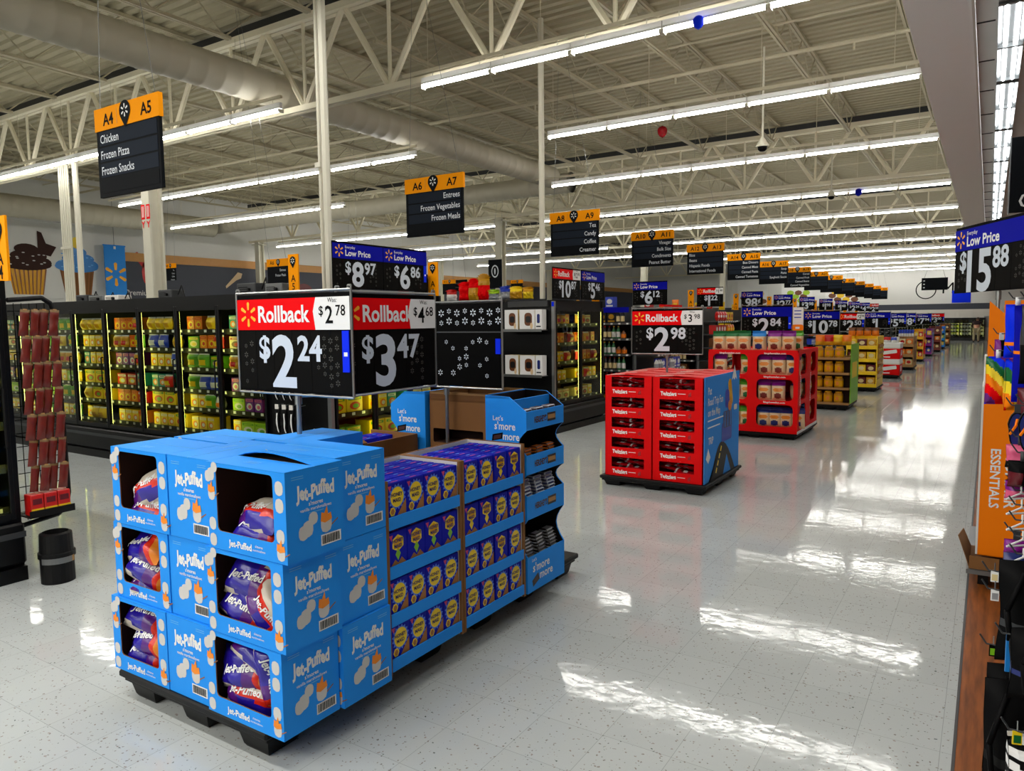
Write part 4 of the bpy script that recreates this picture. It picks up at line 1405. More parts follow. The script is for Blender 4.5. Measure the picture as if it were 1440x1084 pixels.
# loose brown flap of the far display
mb = MB()
mb.prism([(0, 0), (0.42, 0.0), (0.40, 0.17), (0.02, 0.2)], (-3.04, 2.72, 1.06), (0, 1, 0), (-0.55, 0, 0.35), (0.004, 0, 0.006), 'brown_card')
mb.prism([(0, 0), (0.3, 0.0), (0.28, 0.1), (0.02, 0.1)], (-3.04, 2.74, 1.062), (0, 1, 0), (0.8, 0, 0.12), (0.004, 0, 0.006), 'brown_card')
tag(mb.build('cardboard_flap'), 'loose brown cardboard lid lying open behind the marshmallow cartons', 'flap')

# ================================================================ CHOCOLATE DISPLAYS
def choc_display():
    """local: open front towards -Y; x from 0 to w, front y=0"""
    r = empty()
    w, d, zb = 0.45, 0.29, 0.142
    trays = [(0.59, 0.73), (0.86, 0.975), (1.125, 1.235)]
    prof = [(0, zb), (0.0, 0.36)]
    for (za, zc), (zn, _) in zip([(0, 0.36)] + trays[:-1], trays):
        n = 6
        for i in range(1, n):
            t = i / n
            prof.append((0.055 * math.sin(PI * t), zc + (zn - zc) * t))
        prof.append((0.0, zn))
        prof.append((0.0, dict(trays)[zn]))
    prof += [(0.12, 1.32), (d, 1.325), (d, zb)]
    for x, u in ((0.0, -1), (w - 0.008, 1)):
        mb = MB()
        mb.prism(prof, (x, 0, 0), Y, Z, (0.008, 0, 0), 'blue_card')
        k = len(prof)
        o = Vector((x - 0.001, 0, 0)) if u < 0 else Vector((x + 0.009, 0, 0))
        uu = Vector((0, -1, 0)) if u < 0 else Vector(Y)
        at = lambda a, b: o + Vector((0, a, b))
        mb.text("Let's", at(0.235 if u < 0 else 0.06, 1.19), uu, Z, 0.028, 'print_white', 'L', 0.01)
        mb.text("s'more", at(0.225 if u < 0 else 0.07, 1.145), uu, Z, 0.044, 'print_white', 'L', 0.02, 0.85)
        mb.text('more', at(0.165 if u < 0 else 0.13, 1.085), uu, Z, 0.044, 'print_white', 'L', 0.02, 0.85)
        ya = 0.245 if u < 0 else 0.05
        mb.flat([(0, 0), (0.075, 0.018), (0.08, 0.056), (0.006, 0.04)], at(ya, 1.05), uu, Z, 'ink')
        mb.flat([(0.012, 0.008), (0.066, 0.022), (0.07, 0.044), (0.016, 0.034)], at(ya, 1.05) + Vector((u * 0.0006, 0, 0)), uu, Z, 'choc')
        mb.flat([(0.0, 0), (0.05, 0.035), (0.1, 0.03), (0.17, 0.01), (0.2, -0.02)], at(0.25 if u < 0 else 0.04, 0.93), uu, Z, 'cracker')
        xi = x + 0.0085 if u < 0 else x - 0.0005
        mb.poly([(xi, a + (0.002 if a < 0.1 else 0), b - 0.002) for a, b in (prof if u > 0 else prof[::-1])], 'choc_dark')
        mb.build('side_panel', r)
    MB().box(0.008, w - 0.008, d - 0.008, d, zb, 1.325, 'blue_card').box(0.009, w - 0.009, d - 0.012, d - 0.008, zb, 1.32, 'choc_dark').build('back_panel', r)
    mb = MB().box(0.008, w - 0.008, 0.0, 0.006, zb, 0.36, 'blue_card')
    o = (0.06, -0.001, 0)
    mb.text("Let's", (0.05, -0.001, 0.335), X, Z, 0.02, 'print_white', 'L', 0.01)
    mb.text("s'more", (0.06, -0.001, 0.285), X, Z, 0.05, 'print_white', 'L', 0.02)
    mb.text('more', (0.14, -0.001, 0.225), X, Z, 0.05, 'print_white', 'L', 0.02)
    mb.flat([(0, 0), (0.075, 0.03), (0.06, 0.075), (-0.01, 0.04)], (0.06, -0.001, 0.17), X, Z, 'choc_dark')
    mb.flat([(0.012, 0.012), (0.055, 0.03), (0.046, 0.055), (0.006, 0.036)], (0.062, -0.0016, 0.172), X, Z, 'choc')
    mb.build('base_panel', r)
    for i, (za, zc) in enumerate(trays):
        mb = MB().box(0.008, w - 0.008, 0.0, 0.006, za, zc, 'blue_card')
        mb.box(0.0095, w - 0.0095, 0.006, d - 0.013, zc - 0.056, zc - 0.05, 'choc_dark')
        zz = (za + zc) / 2
        mb.text("HERSHEY'S", (0.09, -0.001, zz), X, Z, 0.034, 'choc', 'L', 0.04, 0.62)
        mb.box(0.245, 0.345, -0.001, 0, zz - 0.026, zz + 0.026, 'choc_dark')
        mb.box(0.25, 0.34, -0.0015, 0, zz - 0.012, zz + 0.014, 'tan_card')
        mb.build('tray', r)
    MB().box(0.0095, w - 0.0095, 0.006, d - 0.013, 0.33, 0.336, 'choc_dark').build('tray', r)
    MB().box(0.008, w - 0.008, 0.1, 0.11, 1.235, 1.3, 'blue_card').build('divider', r)
    return r
cd = choc_display()
cd.name = 'chocolate_display'
tag(cd, 'blue chocolate display with wavy sides at the aisle end of the cracker boxes', 'display')
cd.location = (-2.25, 3.64, 0)
cd.rotation_euler = (0, 0, PI / 2)
dup(cd, (-3.30, 4.09, 0), -PI / 2, 'blue chocolate display turned away, left of the brown carton')
def candy(m1, m2, w=0.11, d=0.05, h=0.018):
    def build():
        mb = MB()
        mb.box(-w / 2 + 0.01, w / 2 - 0.01, -d / 2, d / 2, 0, h, m1, 0.004)
        for s in (-1, 1):
            x = s * (w / 2 - 0.01)
            mb.add([(x, -d / 2, h * 0.5), (x, d / 2, h * 0.5), (x + s * 0.01, d / 2, h * 0.35), (x + s * 0.01, -d / 2, h * 0.35), (x, -d / 2, h * 0.6), (x, d / 2, h * 0.6), (x + s * 0.01, d / 2, h * 0.45), (x + s * 0.01, -d / 2, h * 0.45)],
                   [(0, 1, 2, 3), (4, 5, 6, 7), (0, 3, 7, 4), (1, 2, 6, 5), (2, 3, 7, 6)], m2)
        mb.box(-w * 0.3, w * 0.3, -d * 0.3, d * 0.3, h, h + 0.0008, m2)
        mb.box(-w * 0.32, w * 0.3, -d / 2 - 0.0006, -d / 2, h * 0.25, h * 0.75, m2)
        return mb.build('candy_bar')
    return build
bars = [Kind('candy_bar', 'chocolate', candy(a, b)) for a, b in (('silver', 'choc'), ('choc', 'pack_orange'), ('choc_white', 'navy_film'), ('choc_dark', 'silver'))]
for t, (zs, k, tn, nl) in enumerate(((0.338, 3, 'lowest tray', 6), (0.681, 2, 'second tray', 7), (0.926, 1, 'third tray', 4), (1.186, 0, 'top tray', 3))):
    for c in range(3):
        for l in range(nl):
            bars[k].put((-2.25 - 0.05 - 0.006 * l, 3.64 + 0.08 + c * 0.14 + RND.uniform(-0.006, 0.006), zs + l * 0.0195), PI / 2 + RND.uniform(-0.06, 0.06),
                        '%s chocolate bar, %s of the %s pile, %s of the chocolate display' % (['silver topped', 'brown', 'white and blue', 'dark'][k], ORD[l], ['left', 'middle', 'right'][c], tn), 'chocolate bars')
# brown carton between the two chocolate displays
r = thing('cardboard_box', 'tall plain brown carton with a hand slot between the chocolate displays', 'carton', (-2.77, 3.67, 0.142))
mb = MB()
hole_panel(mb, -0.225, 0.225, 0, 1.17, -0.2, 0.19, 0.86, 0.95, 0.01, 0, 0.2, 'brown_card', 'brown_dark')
mb.quad((0.225, 0, 0), (0.225, 0.42, 0), (0.225, 0.42, 1.17), (0.225, 0, 1.17), 'brown_card')
mb.quad((-0.225, 0.42, 0), (-0.225, 0, 0), (-0.225, 0, 1.17), (-0.225, 0.42, 1.17), 'brown_card')
mb.quad((0.225, 0.42, 0), (-0.225, 0.42, 0), (-0.225, 0.42, 1.17), (0.225, 0.42, 1.17), 'brown_card')
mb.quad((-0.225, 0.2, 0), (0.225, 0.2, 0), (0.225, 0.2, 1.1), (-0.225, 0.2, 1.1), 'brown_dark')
mb.build('body', r)
mb = MB().box(-0.225, 0.225, 0, 0.004, 1.17, 1.185, 'tan_card')
mb.box(-0.225, -0.221, 0, 0.42, 1.17, 1.185, 'tan_card').box(0.221, 0.225, 0, 0.42, 1.17, 1.185, 'tan_card').box(-0.225, 0.225, 0.416, 0.42, 1.17, 1.185, 'tan_card')
mb.build('rim', r)

# ================================================================ LICORICE TRAYS
pallet(-3.46, -2.3, 7.08, 8.36, 0.11, 'black plastic pallet under the red licorice trays')
TW, TD, TH = 0.528, 0.57, 0.213
def lic_tray(top=False):
    r = empty()
    mb = MB()
    w = TW / 2
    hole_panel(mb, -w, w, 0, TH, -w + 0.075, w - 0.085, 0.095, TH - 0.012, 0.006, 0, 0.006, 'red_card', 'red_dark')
    for x in (-w, w):
        s = 1 if x > 0 else -1
        mb.box(x - (0.004 if s > 0 else 0), x + (0 if s > 0 else 0.004), 0.0, TD, 0, TH, 'red_card')
    mb.box(-w + 0.004, w - 0.004, TD - 0.004, TD, 0, TH, 'red_card')
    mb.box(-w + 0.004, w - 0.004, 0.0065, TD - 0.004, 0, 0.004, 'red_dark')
    e = -0.0012
    wv, fs, tw = text_geo('Twizzlers', 0.035, 2)
    k = 0.04 / CAPH
    sx = 0.17 / (tw * k)
    mb.add([(-w + 0.085 + x * k * sx, e, 0.048 + (y - CAPH / 2) * k + 0.003 * math.sin(x * 9)) for x, y in wv], fs, 'print_white')
    mb.box(-w + 0.27, -w + 0.35, e, 0, 0.046, 0.051, 'print_white')
    mb.flat([(0, 0), (0.03, 0.008), (0.03, 0.05), (0, 0.03)], (w - 0.15, e, 0.02), X, Z, 'red_pack')
    mb.build('body', r)
    m2 = MB()
    for a, b, z in ((0, 0.12, 0.014), (0.13, 0.3, 0.006), (0.32, TD, 0.012)):
        m2.prism([(-w, TH + 0.0005), (0, TH + z), (w, TH + 0.0005), (w, TH + 0.003), (0, TH + z + 0.003), (-w, TH + 0.003)], (0, a, 0), X, Z, (0, b - a, 0), 'red_card')
        m2.prism([(-w + 0.02, TH + 0.004), (-0.05, TH + z + 0.003), (-0.05, TH + z + 0.005), (-w + 0.02, TH + 0.006)], (0, a + 0.01, 0), X, Z, (0, 0.018, 0), 'white_card')
    if top:
        m2.build('lid', r)
    return r
lt = Kind('licorice_tray', 'tray', lic_tray)
ltt = Kind('licorice_tray', 'tray', lambda: lic_tray(True))
def lic_bag(seed):
    def build():
        mb = MB()
        def mf(u, v, f):
            return 'print_white' if (0.6 < v < 0.72 and abs(u) < 0.6) or 0.22 < v < 0.27 else 'red_pack' if 0.08 < v < 0.9 else 'silver' if v > 0.95 else 'red_dark'
        pillow(mb, 0.13, 0.3, 0.034, mf, seed, 6, 14, 0.04, 0.3)
        return mb.build('licorice_bag', smooth=True)
    return build
lbs = [Kind('licorice_bag', 'bag', lic_bag(s)) for s in (5, 6, 7)]
LV = ['lowest', 'second', 'third', 'fourth', 'top']
for c, x in enumerate((-3.148, -2.612)):
    for rw, y in enumerate((7.125, 7.74)):
        for t in range(5):
            (ltt if t == 4 else lt).put((x, y, 0.112 + t * 0.2135), 0, '%s red licorice tray in the %s stack' % (LV[t], [['left front', 'left rear'], ['right front', 'right rear']][c][rw]), 'red licorice trays')
            if rw == 0:
                for i in range(5):
                    q = i % 2
                    lbs[i % 3].put((x + 0.06 + 0.19 * q + RND.uniform(-0.02, 0.02), y + 0.115 + RND.uniform(0, 0.02), 0.112 + t * 0.2135 + 0.03 + 0.034 * i), (-1.5 + RND.uniform(-0.06, 0.06), RND.uniform(-0.08, 0.08), PI / 2 + RND.uniform(-0.18, 0.18)),
                                   'red licorice bag, %s from below, %s tray of the %s front stack' % (ORD[i], LV[t], ['left', 'right'][c]), 'licorice bags')
r = thing('display_panel', 'tall sky blue printed side panel leaning on the red licorice trays', 'panel', (-2.337, 7.13, 0.112), PI / 2)
mb = MB()
W_, H_ = 1.2, 1.075
mb.box(0, W_, -0.006, 0, 0, H_, 'sky_board')
e = -0.0075
mb.text('Put', (0.1, e, 0.93), X, Z, 0.075, 'print_white', 'L', 0.01, 0.8)
mb.text('Road Trip Fun', (0.1, e, 0.82), X, Z, 0.075, 'print_white', 'L', 0.01, 0.8)
mb.text('on the Map', (0.1, e, 0.71), X, Z, 0.075, 'print_white', 'L', 0.01, 0.8)
for z, l in ((0.62, 0.6), (0.55, 0.4)):
    mb.box(0.1, 0.1 + l, e, -0.006, z, z + 0.012, 'print_white')
mb.flat([(0, 0), (0.1, 0.17), (0.2, 0), (0.13, 0.03), (0.1, 0.0), (0.06, 0.03)], (0.9, e, 0.98), X, Z, 'print_white')
mb.flat([(0, 0), (0.07, 0.1), (0.14, 0), (0.07, -0.06)], (0.05, e, 0.25), X, Z, 'print_white')
mb.text('TRIP', (0.12, e, 0.42), X, Z, 0.07, 'print_white', 'L', 0.02, 0.8)
# road
road = [(0.12 + 0.02, 0.0)]
for i in range(9):
    t = i / 8
    road.append((0.2 + 0.35 * t, 0.36 * math.sin(PI * 0.5 * t)))
for i in range(7):
    t = i / 6
    road.append((0.55 + 0.5 * t, 0.36 * math.cos(PI * 0.5 * t)))
mb.flat(road, (0, e, 0), X, Z, 'road')
mb.flat([(0.62, 0.0), (0.74, 0.2), (0.9, 0.0)], (0, e - 0.001, 0), X, Z, 'sky_board')
for i in range(4):
    mb.flat([(0.36 + 0.05 * i, 0.06 + 0.07 * i), (0.39 + 0.05 * i, 0.05 + 0.07 * i), (0.42 + 0.05 * i, 0.1 + 0.07 * i), (0.39 + 0.05 * i, 0.11 + 0.07 * i)], (0, e - 0.001, 0), X, Z, 'yellow_art')
# suitcases and a plain stack of travel things
mb.flat(rrect(0.36, 0.2, 0.03), (0.74, e - 0.001, 0.45), X, Z, 'pack_blue')
mb.flat(rrect(0.3, 0.18, 0.03), (0.76, e - 0.0015, 0.58), X, Z, 'navy_film')
for q in range(3):
    mb.box(0.66 + q * 0.1, 0.68 + q * 0.1, e - 0.002, e, 0.5, 0.66, 'sky_board')
mb.flat(rrect(0.12, 0.3, 0.05), (0.86, e - 0.001, 0.86), (0.95, 0, 0.3), (-0.3, 0, 0.95), 'jar_yellow')
mb.flat(rrect(0.14, 0.2, 0.05), (0.74, e - 0.0012, 0.8), X, Z, 'pack_blue')
mb.flat(ell(0.07, 0.06, 12), (0.84, e - 0.002, 0.72), X, Z, 'bag_orange')
mb.flat(rrect(0.12, 0.06, 0.02), (1.05, e - 0.001, 0.68), X, Z, 'print_white')
mb.build('board', r)
MB().box(0, W_, 0.0, 0.003, 0, 0.1, 'red_dark').build('foot_strip', r)
# ================================================================ BREAD DISPLAY
def loaf(col, dark):
    def build():
        r = empty()
        mb = MB()
        def mf(u, v, f):
            if v > 0.8:
                return col
            if (v - 0.6) ** 2 / 0.012 + u * u / 0.5 < 1:
                return 'bag_orange'
            if (v - 0.27) ** 2 / 0.026 + u * u / 0.3 < 1:
                return dark
            return 'bread'
        pillow(mb, 0.2, 0.27, 0.11, mf, len(col), 16, 26, 0.05, 0.1)
        mb.build('bag', r, smooth=True)
        m2 = MB()
        for i in range(5):
            a = -0.09 + i * 0.036
            m2.add([(a, -0.012, 0.262), (a + 0.036, 0.012, 0.262), (a + 0.04, 0.02, 0.3), (a - 0.004, -0.02, 0.3)], [(0, 1, 2, 3)], col)
        m2.build('gathered_top', r)
        return r
    return build
loafk = {c: Kind('bread_bag', 'bread', loaf(c + '_film', d)) for c, d in (('purple', 'bread_dark'), ('green', 'dkgreen_film'), ('blue', 'navy_film'), ('dkgreen', 'bread_dark'), ('navy', 'navy_film'))}
pallet(-3.5, -2.25, 11.02, 12.5, 0.1, 'black plastic pallet under the red bread display')
r = thing('bread_display', 'tall red bread display with rounded openings on the main aisle', 'display', (-3.55, 11.0, 0.1))
LV3 = [(0.09, 0.44), (0.47, 0.81), (0.845, 1.17)]
def face_panels(n, W, side):
    """front with n bays in local XZ, returned as one MB"""
    mb = MB()
    bw = W / n
    for i in range(n):
        mb_x0, mb_x1 = i * bw, (i + 1) * bw
        zz = [0.0] + [(LV3[q][1] + LV3[q + 1][0]) / 2 for q in range(2)] + [1.17]
        for q, (a, b) in enumerate(LV3):
            m_ = 0.07 if not side else 0.16
            hole_panel(mb, mb_x0, mb_x1, zz[q], zz[q + 1], mb_x0 + m_, mb_x1 - m_ * 0.9, a, b - 0.03, 0.07 if not side else 0.09, 0, 0.012, 'red_card')
            if not side:
                mb.text('kingshawaiian.com', ((mb_x0 + mb_x1) / 2, -0.001, b + 0.005 if q < 2 else 1.155), X, Z, 0.026, 'print_white', 'C', 0.02, 1.1, 1)
    if not side:
        mb.box(0, W, -0.002, 0.0, 0.0, 0.05, 'red_card')
    else:
        mb.box(0, W, -0.003, 0.0, -0.005, 0.035, 'print_white')
        for i in range(n):
            mb.text("KING'S HAWAIIAN", ((i + 0.22) * bw, -0.002, 0.62), Z, nX, 0.06, 'print_white', 'C', 0.03, 0.6, 1)
    return mb
BW, BD = 1.3, 1.42
o = face_panels(2, BW, False).build('front_panel', r)
o = face_panels(2, BD, True).build('side_panel', r)
o.location = (BW, 0, 0)
o.rotation_euler = (0, 0, PI / 2)
o = face_panels(2, BD, True).build('side_panel', r)
o.location = (0, BD, 0)
o.rotation_euler = (0, 0, -PI / 2)
MB().box(0, BW, BD - 0.012, BD, 0, 1.17, 'red_card').build('back_panel', r)
for z in (0.05, 0.45, 0.825, 1.165):
    MB().box(0.012, BW - 0.012, 0.012, BD - 0.012, z, z + 0.012, 'red_card').build('shelf', r)
MB().box(BW / 2 - 0.01, BW / 2 + 0.01, 0.03, BD - 0.03, 0.07, 1.16, 'red_dark').build('divider', r)
mb = MB()
for x0, x1, y0, y1 in ((0, BW, 0, 0.012), (0, BW, BD - 0.012, BD), (0, 0.012, 0, BD), (BW - 0.012, BW, 0, BD)):
    mb.box(x0, x1, y0, y1, 1.17, 1.2, 'red_card')
mb.build('rim', r)
def bread(c, x, y, z, rz, lab, tilt=0.0):
    loafk[c].put((x, y, z), (tilt, 0, rz), lab, 'bread bags')
FX = -3.55
for t, (zs, left, right) in enumerate(((0.163, ['dkgreen', 'green', 'green'], ['navy', 'navy', 'navy', 'navy']), (0.563, ['purple', 'green', 'green'], ['purple', 'purple']), (0.938, ['purple', None, 'green'], ['purple', 'purple', 'navy']))):
    for b_, lst in enumerate((left, right)):
        x0 = FX + 0.14 + b_ * 0.65
        st = 0.2 if len(lst) < 4 else 0.155
        for i, c in enumerate(lst):
            if c:
                bread(c, x0 + 0.02 + i * st, 11.1 + (0.02 * i if len(lst) == 4 else 0), zs, 0.02, '%s topped bread bag, %s from left, %s %s bay of the red display' % (c.replace('dkgreen', 'dark green'), ORD[i], ['bottom', 'middle', 'top'][t], ['left', 'right'][b_]), 0)
    for j in range(4):
        bread(['navy', 'green', 'blue', 'green'][j], -2.36, 11.3 + 0.3 * j, zs, PI / 2, '%s topped bread bag, %s from front, %s side opening of the red display' % (['navy', 'green', 'blue', 'green'][j], ORD[j], ['bottom', 'middle', 'top'][t]))
for i, (c, x, y) in enumerate((('dkgreen', -3.42, 11.12), ('dkgreen', -3.24, 11.14), ('dkgreen', -3.06, 11.16), ('green', -3.2, 11.4), ('blue', -2.83, 11.12), ('purple', -2.61, 11.12), ('purple', -2.41, 11.12), ('green', -2.36, 11.36))):
    bread(c, x, y, 1.278, 0.0 if i < 7 else 0.3, '%s topped bread bag on top of the red display, %s from left' % (c.replace('dkgreen', 'dark green'), ORD[i]))

# ================================================================ JAR PALLET
pallet(-2.86, -2.17, 15.05, 16.15, 0.1, 'black pallet under the yellow jars')
def jar():
    r = empty()
    mb = MB().lathe((0, 0, 0), [(0, 0, 'jar_gold'), (0.07, 0, 'jar_gold'), (0.082, 0.02, 'jar_gold'), (0.082, 0.06, 'jar_yellow'), (0.084, 0.065, 'jar_yellow'), (0.084, 0.17, 'jar_gold'), (0.08, 0.2, 'jar_gold'), (0.06, 0.225, 'jar_gold')], 14)
    mb.text('7', (0, -0.086, 0.115), X, Z, 0.05, 'jar_gold', 'C', 0.03) if False else None
    mb.flat(ell(0.03, 0.04, 10), (0, -0.0855, 0.115), X, Z, 'bag_orange')
    mb.build('body', r, smooth=True)
    MB().lathe((0, 0, 0), [(0.062, 0.222, 'jar_yellow'), (0.064, 0.228, 'jar_yellow'), (0.064, 0.245, 'jar_yellow'), (0.0, 0.247, 'jar_yellow')], 14).build('lid', r)
    return r
jk = Kind('snack_jar', 'jar', jar)
JZ = [0.13, 0.415, 0.7, 0.985]
for t, z in enumerate(JZ):
    r = thing('jar_tray', '%s tan tray carrying yellow jars' % ['lowest', 'second', 'third', 'top'][t], 'tray', (-2.5, 15.6, z - 0.03), 0, 'jar trays')
    MB().box(-0.33, 0.33, -0.52, 0.52, 0.0, 0.006, 'brown_card').build('base', r)
    mb = MB()
    for a in ((-0.33, 0.33, -0.52, -0.515), (-0.33, 0.33, 0.515, 0.52), (-0.33, -0.325, -0.52, 0.52), (0.325, 0.33, -0.52, 0.52)):
        mb.box(*a, 0.006, 0.045, 'tan_card')
    mb.build('rim', r)
    if t:
        mb = MB().box(-0.31, 0.31, -0.3, 0.5, -0.25, -0.005, 'brown_dark')
        mb.build('filler_block', r)
    for i in range(3):
        for j in range(1):
            jk.put((-2.735 + 0.185 * i, 15.18 + 0.2 * j, z - 0.022), RND.uniform(-0.2, 0.2), 'yellow snack jar, %s from left on the %s tray' % (ORD[i], ['lowest', 'second', 'third', 'top'][t]), 'yellow snack jars')
mb = MB().box(-2.165, -2.155, 15.15, 16.1, 0.12, 1.25, 'lime_card')
mb.box(-2.155, -2.153, 15.3, 15.9, 0.6, 0.9, 'yellow_art')
tag(mb.build('display_panel'), 'lime green side panel beside the yellow jars', 'panel')
for i in range(4):
    c = ['orange', 'red', 'yellow', 'orange'][i]
    mb = MB()
    pillow(mb, 0.17, 0.2, 0.09, lambda u, v, f, c=c: 'pack_' + c if v > 0.35 else 'pack_gold', i, 6, 8)
    tag(mb.build('snack_bag', loc=(-2.74 + 0.16 * i, 15.3, 1.225), smooth=True), '%s snack bag lying on the yellow jars, %s from the left' % (c, ORD[i]), 'bag', 'snack bags over the jars')

# ================================================================ FURTHER FLOOR DISPLAYS
def box_display(x0, x1, y0, y1, tiers, zt, m, mp, label, kinds, facing_cols, accent=None, zb=0.11, pal=True, text=None):
    """open shipper: panels, tiers with front lips; product boxes in each opening"""
    if pal:
        pallet(x0 - 0.02, x1 + 0.02, y0 - 0.02, y1 + 0.02, 0.1, 'black pallet under the ' + label)
    r = thing('floor_display', label, 'display', (x0, y0, 0.101))
    w, d, h = x1 - x0, y1 - y0, zt - 0.101
    for x in (0, w - 0.02):
        mb = MB().box(x, x + 0.02, 0, d, 0, h, m)
        if accent and x > 0:
            mb.box(x + 0.02, x + 0.022, d * 0.1, d * 0.9, h * 0.15, h * 0.85, accent)
            mb.box(x + 0.022, x + 0.023, d * 0.25, d * 0.75, h * 0.55, h * 0.75, m)
        mb.build('side_panel', r)
    MB().box(0.02, w - 0.02, d - 0.02, d, 0, h, m).build('back_panel', r)
    n = tiers
    st = h / n
    for t in range(n):
        mb = MB().box(0.02, w - 0.02, 0.0, d - 0.02, t * st, t * st + 0.015, m)
        mb.box(0.0, w, -0.006, 0.006, t * st, t * st + st * 0.28, m)
        if text:
            mb.text(text, (w / 2, -0.007, t * st + st * 0.14), X, Z, st * 0.13, mp, 'C', 0.03, 0.9, 1, fit=w * 0.8)
        mb.build('shelf', r)
    k = 0
    for t in range(n):
        for i in range(facing_cols):
            c = kinds[(i + t * 2) % len(kinds)]
            bw = (w - 0.06) / facing_cols
            mb = MB()
            hh = st * 0.72
            mb.box(-bw * 0.46, bw * 0.46, 0, 0.16, 0, hh, 'pack_' + c, 0.006)
            mb.flat(ell(bw * 0.3, hh * 0.22, 10), (0, -0.001, hh * 0.62), X, Z, 'pack_cream' if c != 'cream' else 'pack_red')
            mb.box(-bw * 0.36, bw * 0.36, -0.001, 0, hh * 0.2, hh * 0.32, 'pack_white')
            o = mb.build('snack_box', loc=(x0 + 0.03 + bw * (i + 0.5), y0 + 0.04, 0.118 + t * st))
            tag(o, '%s box, %s from left, %s tier of the %s' % (c, ORD[i], ['lowest', 'second', 'third', 'fourth'][t], label), 'box', 'boxes in the ' + label)
    return r
box_display(-2.84, -2.17, 19.15, 20.35, 4, 1.3, 'yellow_card', 'road', 'bright yellow shipper display', ['yellow', 'maroon', 'gold'], 3, 'jar_yellow', text=None)
mb = MB()
for i in range(5):
    mb.box(-0.001, 0.0, 0.1 + i * 0.0, 1.0, 0.2 + 0.16 * i, 0.26 + 0.16 * i, 'jar_gold')
tag(mb.build('printed_strip', loc=(-2.143, 19.2, 0.2)), 'gold printed strip on the side of the bright yellow shipper', 'print')
for i in range(4):
    mb = MB()
    pillow(mb, 0.16, 0.2, 0.09, lambda u, v, f: 'pack_orange' if v < 0.6 else 'pack_brown', i + 9, 6, 8)
    tag(mb.build('snack_bag', loc=(-2.75 + 0.17 * i, 19.35, 1.05 + 0.26), smooth=True), 'orange and brown snack bag on the yellow shipper, %s from the left' % ORD[i], 'bag', 'snack bags over the yellow shipper')
# red and white cases
pallet(-2.75, -2.07, 23.38, 24.3, 0.1, 'black pallet under the red and white cases')
def case():
    r = empty()
    mb = MB().box(-0.33, 0.33, 0, 0.86, 0, 0.33, 'red_card', 0.008)
    mb.box(-0.332, 0.332, -0.002, 0.862, 0.3, 0.331, 'white_card')
    mb.flat(rrect(0.36, 0.1, 0.02), (0.08, -0.003, 0.2), Vector((0.98, 0, 0.16)), Vector((-0.16, 0, 0.98)), 'print_white')
    mb.flat(ell(0.04, 0.05, 10), (-0.22, -0.003, 0.17), X, Z, 'ink')
    mb.flat(rrect(0.18, 0.03, 0.01), (0.0, -0.003, 0.06), X, Z, 'print_white')
    mb.flat(rrect(0.3, 0.16, 0.02), (0.3305, 0.45, 0.17), Y, Z, 'print_white')
    mb.build('body', r)
    MB().box(-0.335, 0.335, -0.005, 0.865, 0.33, 0.45, 'print_white', 0.01).build('lid', r)
    return r
ck = Kind('drink_case', 'case', case)
ck.put((-2.41, 23.42, 0.102), 0, 'lower red case with a white lid on the aisle pallet', 'red and white cases')
ck.put((-2.41, 23.42, 0.556), 0, 'upper red case with a white lid on the aisle pallet', 'red and white cases')
for i in range(9):
    mb = MB()
    c = ['white', 'red', 'blue', 'white', 'red', 'white', 'blue', 'red', 'white'][i]
    pillow(mb, 0.15, 0.17, 0.07, lambda u, v, f, c=c: 'pack_' + c if v > 0.4 else 'pack_white', i + 20, 6, 8)
    o = mb.build('snack_bag', loc=(-2.66 + 0.21 * (i % 3), 23.55 + 0.22 * (i // 3), 1.02), smooth=True)
    o.rotation_euler = (-0.5, 0, RND.uniform(-0.3, 0.3))
    tag(o, '%s snack bag on the red and white cases, %s from left, %s row' % (c, ORD[i % 3], ORD[i // 3]), 'bag', 'bags on the red and white cases')
box_display(-2.5, -2.03, 27.3, 28.6, 3, 1.1, 'tan_card', 'road', 'tan and orange floor display', ['orange', 'cream', 'orange'], 2, 'brown_card')
for i in range(6):
    mb = MB().lathe((0, 0, 0), [(0, 0, 'pack_white'), (0.035, 0, 'pack_white'), (0.035, 0.1, 'pack_blue'), (0.035, 0.22, 'pack_white'), (0.0, 0.222, 'pack_white')], 10)
    tag(mb.build('drink_can', loc=(-2.45 + 0.075 * i, 27.4, 1.102)), 'blue and white tall can on the tan display, %s from left' % ORD[i], 'can', 'tall cans on the tan display')
box_display(-2.45, -2.09, 32.5, 33.7, 3, 1.25, 'jar_yellow', 'roll_red', 'narrow red and yellow display', ['yellow', 'red'], 2, 'roll_red')
box_display(-2.45, -2.05, 36.8, 38.2, 3, 1.2, 'purple_film', 'print_white', 'purple and blue floor display', ['purple', 'blue', 'yellow'], 2, 'blue_film')
box_display(-2.45, -1.95, 41.5, 42.6, 3, 1.25, 'bread_dark', 'print_white', 'far brown floor display', ['orange', 'brown', 'maroon'], 2, 'bread')
box_display(-2.4, -1.95, 45.5, 46.5, 3, 1.2, 'sky_board', 'print_white', 'far light blue floor display', ['lime', 'yellow', 'blue'], 2, 'lime_card')
box_display(-2.4, -1.9, 50, 51, 3, 1.3, 'brown_card', 'print_white', 'farthest brown floor display', ['brown', 'orange', 'black'], 2)

